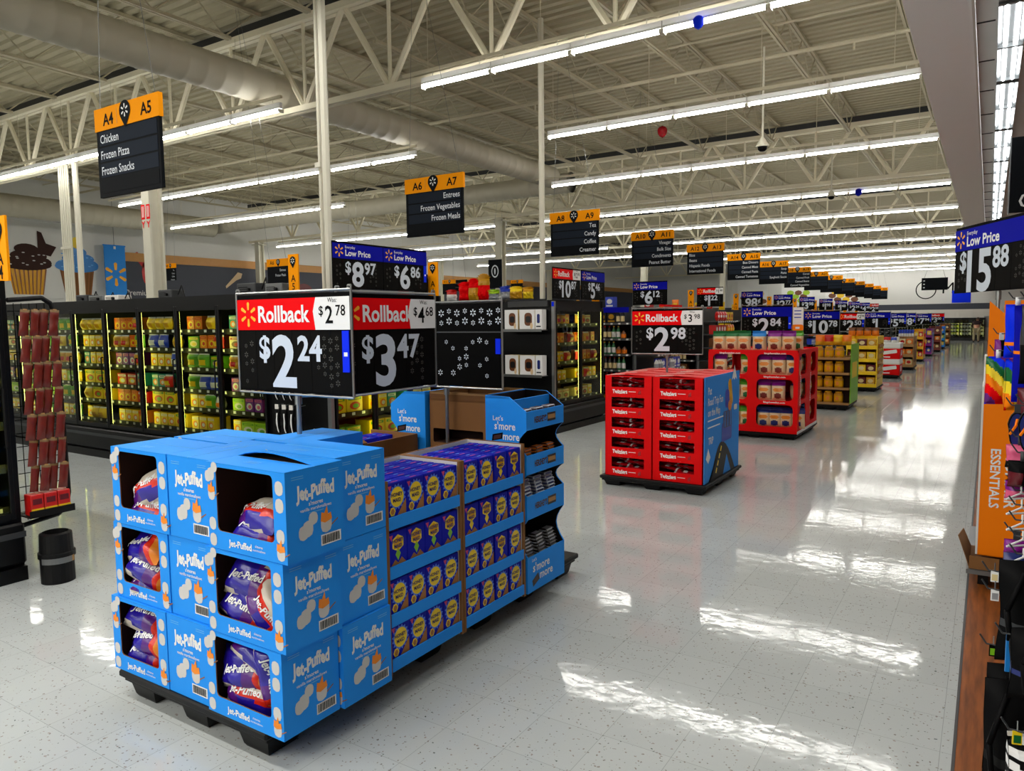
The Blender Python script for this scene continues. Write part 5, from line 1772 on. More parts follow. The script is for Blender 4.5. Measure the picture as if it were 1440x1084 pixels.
# ================================================================ FREEZERS
def case_body(r, w, d, h, base, doors, m='black_metal'):
    """cabinet with an open front at y=0 facing -Y, x from 0 to w"""
    mb = MB()
    mb.box(0, w, d - 0.04, d, 0, h, m)
    mb.box(0, 0.04, 0, d, 0, h, m)
    mb.box(w - 0.04, w, 0, d, 0, h, m)
    mb.box(0.04, w - 0.04, 0.02, d - 0.04, h - 0.14, h, m)
    mb.build('cabinet', r)
    mb = MB().box(0.04, w - 0.04, 0.0, d - 0.04, 0.06, base, m)
    mb.box(0.0, w, -0.05, 0.0, 0.12, base - 0.03, m, 0.015)
    mb.box(0.0, w, -0.045, 0.0, 0.0, 0.1, m)
    mb.box(0.0, w, -0.056, -0.05, base - 0.13, base - 0.09, 'dark_grey')
    mb.build('base', r)
def freezer(w, d, h, n, base, shelf_z, panel=0.0, tagn=5):
    r = empty()
    case_body(r, w, d, h, base, n)
    dw = (w - 0.08) / n
    top = h - 0.12
    for i in range(n):
        x0, x1 = 0.04 + dw * i, 0.04 + dw * (i + 1)
        mb = MB()
        f = 0.035
        mb.box(x0 + 0.004, x0 + f, -0.035, 0.0, base, top, 'black_metal', 0.004)
        mb.box(x1 - f, x1 - 0.004, -0.035, 0.0, base, top, 'black_metal', 0.004)
        mb.box(x0 + f, x1 - f, -0.035, 0.0, base, base + 0.045, 'black_metal')
        mb.box(x0 + f, x1 - f, -0.035, 0.0, top - 0.05, top, 'black_metal')
        dr = mb.build('door', r)
        MB().quad((x0 + f, -0.02, base + 0.045), (x1 - f, -0.02, base + 0.045), (x1 - f, -0.02, top - 0.05), (x0 + f, -0.02, top - 0.05), 'door_glass').build('glass_pane', dr)
        MB().tube([(x1 - 0.045, -0.035, 1.35), (x1 - 0.045, -0.06, 1.35), (x1 - 0.045, -0.06, 0.95), (x1 - 0.045, -0.035, 0.95)], 0.009, 'black_plastic').build('handle', dr)
    for i in range(n + 1):
        x = 0.04 + dw * i
        mb = MB().box(max(0.041, x - 0.016), min(w - 0.041, x + 0.016), 0.008, 0.016, base + 0.05, top - 0.06, 'case_light')
        mb.box(max(0.0405, x - 0.03), min(w - 0.0405, x + 0.03), 0.001, 0.006, base + 0.02, top - 0.02, 'black_metal')
        mb.build('light_strip', r)
    for z in shelf_z:
        mb = MB().box(0.04, w - 0.04, 0.09, d - 0.05, z - 0.012, z, 'dark_grey')
        mb.box(0.04, w - 0.04, 0.08, 0.09, z - 0.05, z + 0.012, 'black_plastic')
        for i in range(n * tagn):
            x = 0.1 + (w - 0.2) * i / (n * tagn - 1)
            mb.box(x - 0.025, x + 0.02, 0.078, 0.08, z - 0.026, z + 0.004, 'print_white')
        mb.build('shelf', r)
    return r
def food_box(w, d, h, c1, c2, c3):
    def build():
        mb = MB()
        mb.box(-w / 2, w / 2, 0, d, 0, h, 'pack_' + c1, 0.003)
        mb.flat(ell(w * 0.34, h * 0.24, 12), (0, -0.001, h * 0.4), X, Z, 'pack_' + c2)
        mb.flat(ell(w * 0.2, h * 0.14, 10), (w * 0.05, -0.0016, h * 0.38), X, Z, 'pack_' + c3)
        mb.box(-w * 0.42, w * 0.42, -0.001, 0, h * 0.74, h * 0.9, 'pack_' + c3)
        mb.box(-w * 0.3, w * 0.3, -0.0016, -0.001, h * 0.79, h * 0.85, 'pack_' + c1)
        return mb.build('frozen_box')
    return build
def food_bag(w, h, t, c1, c2, seed):
    def build():
        mb = MB()
        pillow(mb, w, h, t, lambda u, v, f: 'pack_' + c2 if (0.25 < v < 0.6 and abs(u) < 0.6) else 'pack_' + c1 if v < 0.9 else 'pack_white', seed, 6, 9, 0.04, 0.2)
        return mb.build('frozen_bag', smooth=True)
    return build
FK = {}
def fk(kind, c1, c2, c3='white', sz=0):
    k = (kind, c1, c2, c3, sz)
    if k not in FK:
        if kind == 'box':
            w, h = ((0.14, 0.165), (0.22, 0.15), (0.2, 0.06), (0.24, 0.18))[sz]
            FK[k] = (Kind('frozen_box', 'box', food_box(w, 0.22, h, c1, c2, c3)), w)
        else:
            w, h = ((0.16, 0.165), (0.2, 0.185), (0.14, 0.16))[sz]
            FK[k] = (Kind('frozen_bag', 'bag', food_bag(w, h, 0.1, c1, c2, len(FK))), w)
    return FK[k]
MENU = [('box', 'yellow', 'orange', 'white', 0), ('bag', 'yellow', 'gold', 'white', 0), ('box', 'green', 'cream', 'yellow', 1), ('bag', 'green', 'yellow', 'white', 1), ('box', 'orange', 'yellow', 'red', 0),
        ('box', 'lime', 'white', 'green', 1), ('bag', 'gold', 'red', 'white', 0), ('box', 'red', 'yellow', 'white', 1), ('bag', 'white', 'orange', 'white', 2), ('box', 'teal', 'orange', 'white', 0),
        ('box', 'yellow', 'red', 'green', 3), ('bag', 'red', 'yellow', 'white', 0), ('box', 'purple', 'white', 'pink', 0), ('bag', 'blue', 'white', 'white', 1), ('box', 'cream', 'brown', 'red', 1)]
def stock(place, w0, w1, picks, pre, suf, group, y=0.1, hmax=None, gap=0.012, jump=0.1):
    """fill a shelf from w0 to w1 with picks; place(x) gives location and rotation"""
    x = w0
    i = 0
    q = 0
    while True:
        m_ = picks[q % len(picks)]
        K, w = fk(*m_)
        reps = 1 + (i * 7 + len(suf)) % 3
        for _ in range(reps):
            if x + w > w1:
                return i
            loc, rz = place(x + w / 2, y)
            K.put(loc, rz + RND.uniform(-0.05, 0.05), '%s %s %s, %s from left, %s' % (m_[1], pre, m_[0] if m_[0] == 'bag' else 'carton', ORD[i], suf), group)
            x += w + gap
            i += 1
        q += 1
        if RND.random() < 0.22:
            x += 0.1
SHZ = [0.5, 0.765, 0.985, 1.245, 1.475, 1.7]
SHN = ['bottom', 'second', 'third', 'fourth', 'fifth', 'top']
# the long bank facing the camera
LX0, LY = -16.14, 5.29
NDOOR = 12
lw = 9.62
o = freezer(lw, 0.95, 2.1, NDOOR, 0.42, SHZ)
o.name = 'freezer_bank'
o.location = (LX0, LY, 0)
tag(o, 'long black glass door freezer bank lit yellow, left of the marshmallow cartons', 'freezer')
DOORMENU = [[0, 2, 5], [1, 3, 0, 5], [0, 1, 10, 2], [6, 4, 7, 11], [1, 10, 9, 5, 13], [4, 0, 3, 10, 2], [8, 5, 12, 1, 14, 9]]
dw = (lw - 0.08) / NDOOR
for dnum in range(4, NDOOR):
    xa = LX0 + 0.04 + dw * dnum + 0.03
    for t, z in enumerate(SHZ):
        pk = [MENU[(q + t * (dnum - 4)) % len(MENU)] if (q + t) % 3 == 0 else MENU[DOORMENU[dnum - 5][(q + t) % len(DOORMENU[dnum - 5])]] for q in range(3)]
        stock(lambda xx, yy, z=z: ((xx, LY + 0.1, z + 0.001), 0.0), xa, xa + dw - 0.06, pk, 'frozen', '%s shelf, %s door of the long freezer' % (SHN[t], ORD[dnum - 4]), 'frozen food in the long freezer')
# end freezers facing the main aisle
EZ = [0.5, 0.8, 1.1, 1.4, 1.7]
def end_freezer(y0, w, label, suf, menu, nd=2, skip=0, post=None):
    o = freezer(w, 0.86, 2.08, nd, 0.44, EZ, tagn=4)
    o.name = 'freezer_end'
    o.location = (-5.65, y0, 0)
    o.rotation_euler = (0, 0, PI / 2)
    tag(o, label, 'freezer')
    if post:
        mb = MB().box(-0.045, -0.001, -0.05, 0.0, 0.1, 2.06, post)
        mb.box(-0.045, -0.001, 0.0, 0.86, 0.02, 2.07, 'black_metal')
        mb.box(-0.09, -0.045, 0.05, 0.77, 1.98, 2.07, 'dark_grey')
        if post == 'steel':
            mb.box(-0.05, -0.045, -0.045, -0.005, 1.98, 2.05, 'tag_blue')
        mb.build('end_panel', o)['label'] = 'black end panel with a metal corner post'
    d2 = (w - 0.08) / nd
    for i in range(nd):
        if i < skip:
            continue
        a = 0.04 + d2 * i + 0.03
        for t, z in enumerate(EZ):
            pk = [MENU[menu[(q + t + i) % len(menu)]] for q in range(2)]
            stock(lambda xx, yy, z=z: ((-5.65 - 0.1, y0 + xx, z + 0.001), PI / 2), a, a + d2 - 0.06, pk, 'frozen', '%s shelf, %s door of the %s' % (['bottom', 'second', 'third', 'fourth', 'top'][t], ['left', 'middle', 'right'][i] if nd == 3 else ['left', 'right'][i], suf), 'frozen food in the ' + suf)
end_freezer(5.33, 1.85, 'glass door freezer end behind the rollback signs', 'rollback side freezer end', [2, 10, 0, 9, 1, 3], 3, 0, 'grey_metal')
end_freezer(9.95, 1.76, 'glass door freezer end with grey edge, right of the boxed mugs', 'mug side freezer end', [6, 14, 0, 11, 4], 2, 0, 'steel')
end_freezer(0.6, 1.8, 'nearest black freezer end at the left edge of the picture', 'nearest freezer end', [3, 2, 5, 1], 2, 1)
# backs of the freezer rows, so that the rows have depth
for y0, y1, lab, x1 in ((6.28, 7.18, 'black freezer bank backing onto the long freezer', -6.55), (10.0, 11.7, 'black freezer row behind the glass freezer end', -6.55), (0.6, 2.4, 'black freezer row behind the nearest freezer end', -6.55)):
    mb = MB().box(-16.14, x1, y0, y1, 0, 2.08, 'black_metal', 0.02)
    mb.box(-16.14, x1, y0 - 0.003, y0, 0.4, 0.43, 'dark_grey')
    mb.box(-13.5, x1 - 0.3, y0 + 0.2, y1 - 0.2, 2.08, 2.12, 'dark_grey')
    tag(mb.build('freezer_row'), lab, 'freezer')
# boxed mugs on the end panel
r = None
for t, z in enumerate((0.92, 1.625)):
    mb = MB().box(-6.42, -5.72, 9.72, 9.9, z - 0.012, z, 'steel')
    mb.box(-6.42, -5.72, 9.712, 9.72, z - 0.03, z + 0.012, 'steel')
    tag(mb.build('wall_shelf'), '%s thin steel shelf on the black end panel' % ['lower', 'upper'][t], 'shelf')
def mug_box():
    mb = MB().box(-0.13, 0.13, 0, 0.16, 0, 0.31, 'pack_cream', 0.004)
    mb.box(-0.13, 0.13, -0.001, 0, 0.0, 0.31, 'print_white')
    mb.flat(rrect(0.13, 0.2, 0.05), (0.02, -0.002, 0.16), X, Z, 'pack_brown')
    mb.flat(rrect(0.09, 0.1, 0.03), (0.02, -0.003, 0.16), X, Z, 'pack_black')
    mb.flat(ell(0.025, 0.05, 8), (0.075, -0.0025, 0.06), X, Z, 'bread')
    mb.box(-0.132, -0.131, 0.02, 0.14, 0.05, 0.26, 'pack_purple')
    return mb.build('mug_box')
mk = Kind('boxed_mug', 'box', mug_box)
for t, z in enumerate((0.921, 1.626)):
    for i, (x, a) in enumerate(((-6.27, -0.1), (-5.98, 0.08), (-5.78, 0.1))):
        if i < 2:
            mk.put((x, 9.725, z), a, '%s boxed mug on the %s shelf of the black end panel' % (['left', 'right'][i], ['lower', 'upper'][t]), 'boxed mugs')
        else:
            mb = MB().box(-0.06, 0.06, 0, 0.14, 0, 0.31, 'print_white', 0.004)
            mb.flat(rrect(0.05, 0.14, 0.02), (0, -0.001, 0.17), X, Z, 'navy_film')
            mb.box(-0.04, 0.04, -0.001, 0, 0.04, 0.06, 'dark_grey')
            tag(mb.build('boxed_mug', loc=(x, 9.73, z)), 'narrow white and blue box on the %s shelf of the black end panel' % ['lower', 'upper'][t], 'box')
# striped gloves hanging on the end panel behind the $2.24 sign
MB_ = MB
def glove(seed):
    def build():
        mb = MB()
        pillow(mb, 0.075, 0.26, 0.05, lambda u, v, f: 'print_white' if (abs(u - 0.2) < 0.3 and v < 0.8) else 'ink', seed, 6, 10, 0.05, 0.25)
        mb.box(-0.025, 0.02, -0.012, 0.0, 0.25, 0.3, 'white_card')
        mb.cyl((0, 0.0, 0.29), (0, 0.09, 0.295), 0.004, 'steel', 5)
        return mb.build('work_glove', smooth=False)
    return build
gk = [Kind('work_glove', 'glove', glove(s)) for s in (3, 4)]
for i in range(4):
    for t in range(2):
        gk[(i + t) % 2].put((-6.28 + 0.11 * i, 5.17, 0.62 + 0.35 * t), RND.uniform(-0.3, 0.3), 'black and white glove, %s from left, %s row on the black end panel' % (ORD[i], ['lower', 'upper'][t]), 'gloves on the end panel')

# ---------------------------------------------------------------- jerky wing rack on the nearest freezer end
r = thing('wing_rack', 'black wire wing rack hung beside the nearest freezer end', 'rack', (-5.68, 2.42, 0))
mb = MB()
rim = [(0, 0, 1.95), (0, 0.22, 1.97), (0, 0.28, 1.93), (0, 0.3, 1.84), (0, 0.32, 0.55), (0, 0.3, 0.45), (0, 0.24, 0.4), (0, 0.0, 0.37)]
mb.tube(rim, 0.017, 'black_plastic', 8)
for p in rim:
    mb.lathe(p, [(0, -0.017, 'black_plastic'), (0.017, 0, 'black_plastic'), (0, 0.017, 'black_plastic')], 8)
mb.build('frame', r)
mb = MB()
for i in range(16):
    z = 0.45 + i * 0.095
    mb.cyl((-0.01, 0, z), (-0.01, 0.305, z), 0.003, 'ink', 4)
for i in range(6):
    mb.cyl((-0.01, 0.04 + 0.05 * i, 0.4), (-0.01, 0.04 + 0.05 * i, 1.93), 0.003, 'ink', 4)
mb.build('wire_grid', r)
MB().box(-0.12, 0.12, 0.0, 0.3, 0.43, 0.44, 'black_plastic').box(0.11, 0.12, 0, 0.3, 0.44, 0.48, 'black_plastic').build('bottom_shelf', r)
def jerky_bag(seed):
    def build():
        r = empty()
        mb = MB()
        pillow(mb, 0.06, 0.185, 0.03, lambda u, v, f: 'jerky_top' if v > 0.86 else 'jerky', seed, 6, 10, 0.04, 0.3)
        mb.build('bag', r, smooth=True)
        MB().box(-0.012, 0.012, -0.004, 0.004, 0.17, 0.19, 'tan_card').cyl((0, 0, 0.18), (0, 0.08, 0.182), 0.003, 'steel', 4).build('hang_tab', r)
        return r
    return build
jbs = [Kind('jerky_bag', 'bag', jerky_bag(s)) for s in (1, 2, 3)]
for t in range(7):
    for i in range(4):
        jbs[(t + i) % 3].put((-5.6 + 0.015 * (i % 2), 2.47 + 0.062 * i, 1.7 - 0.182 * t), (0.0, 0.12, PI / 2 + RND.uniform(-0.2, 0.2)), 'brown jerky bag, %s from the freezer, %s row of the wing rack' % (ORD[i], ORD[t]), 'jerky bags on the wing rack')
for i in range(3):
    mb = MB().box(-0.042, 0.042, 0, 0.1, 0, 0.15, 'pack_red', 0.004)
    mb.box(-0.042, 0.042, -0.001, 0, 0.03, 0.05, 'pack_yellow')
    mb.box(-0.03, 0.03, -0.001, 0, 0.08, 0.12, 'pack_maroon')
    o = mb.build('snack_box', loc=(-5.57, 2.475 + 0.09 * i, 0.442))
    o.rotation_euler = (0, 0, PI / 2)
    tag(o, 'small red snack box at the foot of the wing rack, %s from the freezer' % ORD[i], 'box', 'red snack boxes')
# bumper post
r = thing('bumper_post', 'short black plastic bumper post with a pale band at the nearest freezer', 'bumper', (-5.4, 2.5, 0))
mb = MB().lathe((0, 0, 0), [(0.0, 0.0, 'black_plastic'), (0.105, 0.0, 'black_plastic'), (0.105, 0.17, 'black_plastic'), (0.115, 0.175, 'black_plastic'), (0.115, 0.21, 'black_plastic'), (0.105, 0.215, 'black_plastic'), (0.1, 0.34, 'black_plastic'), (0.08, 0.35, 'black_plastic'), (0.08, 0.3, 'black_plastic'), (0.0, 0.3, 'black_plastic')], 24)
mb.build('body', r, smooth=False)
mb = MB()
for i in range(10):
    a, b = [math.radians(-75 + 11 * q) for q in (i, i + 1)]
    R_ = 0.118
    mb.quad((R_ * math.cos(a), R_ * math.sin(a), 0.145), (R_ * math.cos(b), R_ * math.sin(b), 0.145), (R_ * math.cos(b), R_ * math.sin(b), 0.185), (R_ * math.cos(a), R_ * math.sin(a), 0.185), 'tan_card' if i > 8 else 'grey_metal')
mb.build('label_band', r)
# ---------------------------------------------------------------- things on top of the freezers
for i, (x, y, w, h_, c) in enumerate(((-11.3, 5.9, 0.3, 0.12, 'dark_grey'), (-10.9, 5.9, 0.4, 0.1, 'grey_metal'), (-10.4, 5.85, 0.35, 0.09, 'white_card'), (-9.2, 5.9, 0.3, 0.13, 'dark_grey'), (-7.6, 5.95, 0.35, 0.16, 'dark_grey'), (-7.1, 5.95, 0.3, 0.14, 'grey_metal'))):
    mb = MB().box(-w / 2, w / 2, -0.1, 0.1, 0, h_, c, 0.01)
    mb.cyl((w * 0.2, -0.1, h_ * 0.5), (w * 0.2, -0.13, h_ * 0.5), 0.02, 'black_plastic', 8)
    for q in range(4):
        mb.box(-w * 0.4, w * 0.1, -0.101, -0.1, h_ * (0.2 + 0.15 * q), h_ * (0.26 + 0.15 * q), 'ink')
    mb.tube([(w / 2, 0, h_ / 2), (w / 2 + 0.08, 0, h_ * 1.4), (w / 2 + 0.16, 0, 0.0)], 0.008, 'black_plastic')
    tag(mb.build('control_box', loc=(x, y, 2.1)), 'small control unit on top of the long freezer, %s from the left' % ORD[i], 'equipment', 'control units on the long freezer')
def gift(c1, c2, w, h, seed):
    mb = MB()
    pillow(mb, w, h, w * 0.55, lambda u, v, f: c1 if v < 0.72 else c2, seed, 8, 10, 0.04, 0.3)
    for i in range(7):
        a = -1.2 + 0.4 * i
        mb.add([(-0.01 * w, 0, h * 0.8), (0.01 * w, 0, h * 0.8), (w * 0.5 * math.sin(a) + 0.02, 0.02, h * (1.0 + 0.25 * math.cos(a))), (w * 0.5 * math.sin(a) - 0.03, -0.02, h * (1.0 + 0.25 * math.cos(a)))], [(0, 1, 2, 3)], c2)
    return mb.build('gift_bag', smooth=False)
for i, (x, c1, c2, w, h_, nm) in enumerate(((-7.95, 'print_white', 'pack_red', 0.22, 0.16, 'white and red'), (-7.7, 'roll_red', 'roll_red', 0.26, 0.26, 'bright red'), (-7.48, 'pack_gold', 'roll_red', 0.2, 0.3, 'gold and red'), (-7.3, 'roll_red', 'pack_gold', 0.24, 0.36, 'tall red and gold'),
                                           (-7.06, 'pack_silver', 'pack_lime', 0.22, 0.14, 'silver and green'), (-6.86, 'pack_silver', 'pack_blue', 0.22, 0.18, 'silver and blue'), (-6.62, 'pack_gold', 'yellow_art', 0.24, 0.17, 'yellow'), (-6.42, 'yellow_art', 'pack_gold', 0.2, 0.16, 'yellow and gold'))):
    o = gift(c1, c2, w, h_, i + 3)
    o.location = (x + 0.05, 10.35 + 0.05 * (i % 2), 2.121)
    tag(o, '%s wrapped gift bag on the freezer row, %s from the left' % (nm, ORD[i]), 'bag', 'gift bags on the freezer row')
mb = MB().lathe((0, 0, 0), [(0, 0, 'ink'), (0.08, 0, 'ink'), (0.09, 0.1, 'ink'), (0.085, 0.24, 'dark_grey'), (0.0, 0.25, 'ink')], 14)
tag(mb.build('black_canister', loc=(-5.85, 7.05, 2.1)), 'black canister under the A6 blade sign', 'canister')
# ================================================================ GROCERY SHELVES BEYOND THE FREEZERS
def shelf_unit(w, d, h, zs, top=True):
    r = empty()
    MB().box(0, w, d - 0.03, d, 0.02, h, 'dark_grey').build('back_panel', r)
    for x in (0.0, w - 0.035):
        MB().box(x, x + 0.035, d - 0.07, d - 0.03, 0.0, h, 'grey_metal').build('upright', r)
    MB().box(0, w, 0.02, d - 0.03, 0.0, 0.13, 'dark_grey').build('base', r)
    for z in zs:
        mb = MB().box(0, w, 0.0, d - 0.03, z - 0.02, z, 'dark_grey')
        mb.box(0, w, -0.01, 0.0, z - 0.035, z + 0.004, 'grey_metal')
        n = max(2, int(w / 0.16))
        for i in range(n):
            x = 0.06 + (w - 0.12) * i / (n - 1)
            mb.box(x - 0.025, x + 0.02, -0.0115, -0.01, z - 0.03, z, 'print_white')
        mb.build('shelf', r)
    return r
def bottle(c, cap, lab, rad=0.04, h=0.24):
    def build():
        r = empty()
        mb = MB().lathe((0, 0, 0), [(0, 0, c), (rad, 0, c), (rad, 0.12 * h, lab), (rad, 0.55 * h, c), (rad * 0.95, 0.62 * h, c), (rad * 0.4, 0.85 * h, c), (rad * 0.36, 0.92 * h, c)], 9)
        mb.build('body', r)
        MB().lathe((0, 0, 0), [(rad * 0.45, 0.92 * h, cap), (rad * 0.45, h, cap), (0, h, cap)], 8).build('cap', r)
        return r
    return build
def can(c1, c2, rad=0.042, h=0.115):
    def build():
        mb = MB().lathe((0, 0, 0), [(0, 0, 'silver'), (rad, 0, 'silver'), (rad, 0.01, c1), (rad, h * 0.5, c2), (rad, h * 0.8, c1), (rad, h - 0.01, 'silver'), (rad * 0.9, h, 'silver'), (0, h - 0.004, 'silver')], 10)
        return mb.build('food_can')
    return build
GK = {'dark bottle': (Kind('sauce_bottle', 'bottle', bottle('pack_black', 'pack_red', 'pack_cream')), 0.085, 'bottle'),
      'green bottle': (Kind('sauce_bottle', 'bottle', bottle('dkgreen_film', 'pack_gold', 'pack_white')), 0.085, 'bottle'),
      'red bottle': (Kind('drink_bottle', 'bottle', bottle('pack_red', 'pack_white', 'pack_red', 0.055, 0.26)), 0.12, 'bottle'),
      'white bottle': (Kind('cream_bottle', 'bottle', bottle('pack_white', 'pack_blue', 'pack_silver', 0.045, 0.22)), 0.1, 'bottle'),
      'brown jar': (Kind('coffee_jar', 'jar', bottle('pack_brown', 'pack_black', 'pack_orange', 0.05, 0.16)), 0.11, 'jar'),
      'yellow can': (Kind('food_can', 'can', can('pack_yellow', 'pack_red')), 0.09, 'can'),
      'red can': (Kind('food_can', 'can', can('pack_red', 'pack_white')), 0.09, 'can')}
for c1, c2 in (('yellow', 'red'), ('red', 'white'), ('orange', 'yellow'), ('green', 'white'), ('brown', 'cream'), ('black', 'gold'), ('maroon', 'white'), ('blue', 'white')):
    def f_(c1=c1, c2=c2):
        mb = MB().box(-0.09, 0.09, 0, 0.16, 0, 0.21, 'pack_' + c1, 0.003)
        mb.flat(ell(0.06, 0.05, 10), (0, -0.001, 0.12), X, Z, 'pack_' + c2)
        mb.box(-0.07, 0.07, -0.001, 0, 0.02, 0.05, 'pack_' + c2)
        return mb.build('grocery_box')
    GK[c1 + ' box'] = (Kind('grocery_box', 'box', f_), 0.19, 'box')
    def g_(c1=c1, c2=c2):
        mb = MB()
        pillow(mb, 0.17, 0.22, 0.09, lambda u, v, f: 'pack_' + c2 if 0.35 < v < 0.62 and abs(u) < 0.6 else 'pack_' + c1, 3, 6, 8)
        return mb.build('grocery_bag', smooth=True)
    GK[c1 + ' bag'] = (Kind('grocery_bag', 'bag', g_), 0.18, 'bag')
GZ = [0.15, 0.5, 0.8, 1.1, 1.4, 1.7]
def fill(place, w0, w1, picks, suf, group, step=1):
    x, i, q = w0, 0, RND.randrange(3)
    while True:
        nm = picks[q % len(picks)]
        K, w, _ = GK[nm]
        for _k in range(RND.randint(2, 4)):
            if x + w > w1:
                return
            loc, rz = place(x + w / 2)
            K.put(loc, rz, '%s, %s from left, %s' % (nm, ORD[i], suf), group)
            x += w + 0.01
            i += 1
        q += 1
SIDE = [['dark bottle', 'green bottle', 'brown jar', 'black box'], ['brown box', 'dark bottle', 'red box'], ['red bag', 'yellow bag', 'orange box'], ['yellow box', 'red can', 'green box']]
ENDP = [[['red bottle'], ['white bottle'], ['blue box', 'white bottle'], ['brown jar', 'red box'], ['yellow bag', 'green bottle'], ['red bag', 'maroon box']],
        [['dark bottle'], ['brown jar', 'dark bottle'], ['dark bottle', 'black box'], ['brown box', 'orange bag'], ['orange bag', 'red box'], ['red bag', 'yellow box']],
        [['yellow bag'], ['green bag'], ['red can'], ['yellow can', 'red can'], ['yellow bag', 'red bag'], ['yellow box', 'red bag']],
        [['blue box'], ['orange box'], ['yellow box'], ['red bag'], ['yellow bag'], ['green box']]]
for k in range(13):
    y0 = END_Y[k]
    w = 1.45
    # end unit facing the main aisle
    e = shelf_unit(w, 0.5, 2.0, GZ)
    e.name = 'shelf_end'
    e.location = (-5.2, y0 + 0.05, 0)
    e.rotation_euler = (0, 0, PI / 2)
    tag(e, 'grocery shelf end facing the main aisle, %s beyond the glass freezer end' % ORD[k], 'shelf', 'grocery shelf ends')
    # long side units facing the camera and the next aisle
    s_ = shelf_unit(7.0, 0.7, 2.0, GZ)
    s_.name = 'shelf_run'
    s_.location = (-12.72, y0, 0)
    tag(s_, 'long grocery shelf run seen edge on, %s beyond the glass freezer' % ORD[k], 'shelf', 'grocery shelf runs')
    s2 = dup(s_, (-5.72, y0 + 1.55, 0), PI, 'back side of the grocery shelf run, %s beyond the glass freezer' % ORD[k], 'grocery shelf run backs')
    if k < 5:
        for t, z in enumerate(GZ):
            nm = ['bottom', 'second', 'third', 'fourth', 'fifth', 'top'][t]
            pk = SIDE[k % 4][t % len(SIDE[k % 4]):] + SIDE[k % 4]
            fill(lambda xx, z=z: ((xx, y0 + 0.05, z + 0.001), 0.0), -7.2 if k == 0 else -6.9, -5.78, pk, '%s shelf of the %s grocery run' % (nm, ORD[k]), 'groceries on the shelf runs')
            if not (k > 2 and t < 2):
                fill(lambda xx, z=z: ((-5.25, y0 + 0.05 + xx, z + 0.001), PI / 2), 0.03, w - 0.03, ENDP[k % 4][t], '%s shelf of the %s grocery shelf end' % (nm, ORD[k]), 'groceries on the shelf ends')
    if k < 9:
        for i in range(3):
            nm = [['black box', 'green bottle', 'blue box'], ['red box', 'brown jar', 'orange bag'], ['yellow bag', 'red bag', 'yellow bag'], ['yellow box', 'orange box', 'blue box']][k % 4][i]
            GK[nm][0].put((-7.0 + 0.35 * i, y0 + 0.3, 2.001), 0, '%s stored on top of the %s grocery run, %s from the left' % (nm, ORD[k], ORD[i]), 'stock on top of the grocery runs')
# blue valance on the first run
MB_b = MB().box(-12.7, -5.75, y0 * 0 + END_Y[0] - 0.014, END_Y[0] - 0.011, 1.9, 2.0, 'low_blue')
tag(MB_b.build('shelf_valance'), 'blue strip along the top of the first grocery run', 'strip')
# red shelf talker on the first end
mb = MB().box(-5.21, -5.195, 13.2, 14.4, 2.0, 2.04, 'roll_red')
tag(mb.build('shelf_topper'), 'thin red strip on the first grocery shelf end under the $6.12 sign', 'strip')

# ================================================================ BACK WALL COOLERS AND THE SHOPPER
o = freezer(6.0, 0.7, 1.6, 8, 0.2, [0.4, 0.65, 0.9, 1.15], tagn=4)
o.name = 'wall_cooler'
o.location = (-6.2, YE - 0.72, 0)
tag(o, 'row of glass door coolers along the back wall behind the shopper', 'cooler')
for i in range(8):
    if i < 4:
        continue
    cols = ['green', 'lime', 'white', 'silver', 'blue', 'lime', 'silver', 'cream'][i]
    for t, z in enumerate((0.4, 0.65, 0.9, 1.15)):
        for q in range(4):
            K, w = fk('box', cols if (q + t) % 3 else 'white', 'white', 'yellow' if i == 5 else 'blue', 2 if t == 3 else 0)
            K.put((-6.2 + 0.04 + 0.74 * i + 0.1 + 0.17 * q, YE - 0.6, z + 0.001), 0, '%s carton, %s from left, %s shelf of the %s back wall cooler' % (cols if (q + t) % 3 else 'white', ORD[q], ['lowest', 'second', 'third', 'top'][t], ORD[i]), 'cartons in the back wall coolers')
mb = MB().box(-0.35, 1.2, YE - 0.3, YE - 0.1, 0, 2.2, 'white_card')
mb.box(-0.3, 1.1, YE - 0.31, YE - 0.3, 0.9, 1.7, 'pack_silver')
tag(mb.build('wall_pillar'), 'cream pillar at the right end of the back wall coolers', 'pillar')

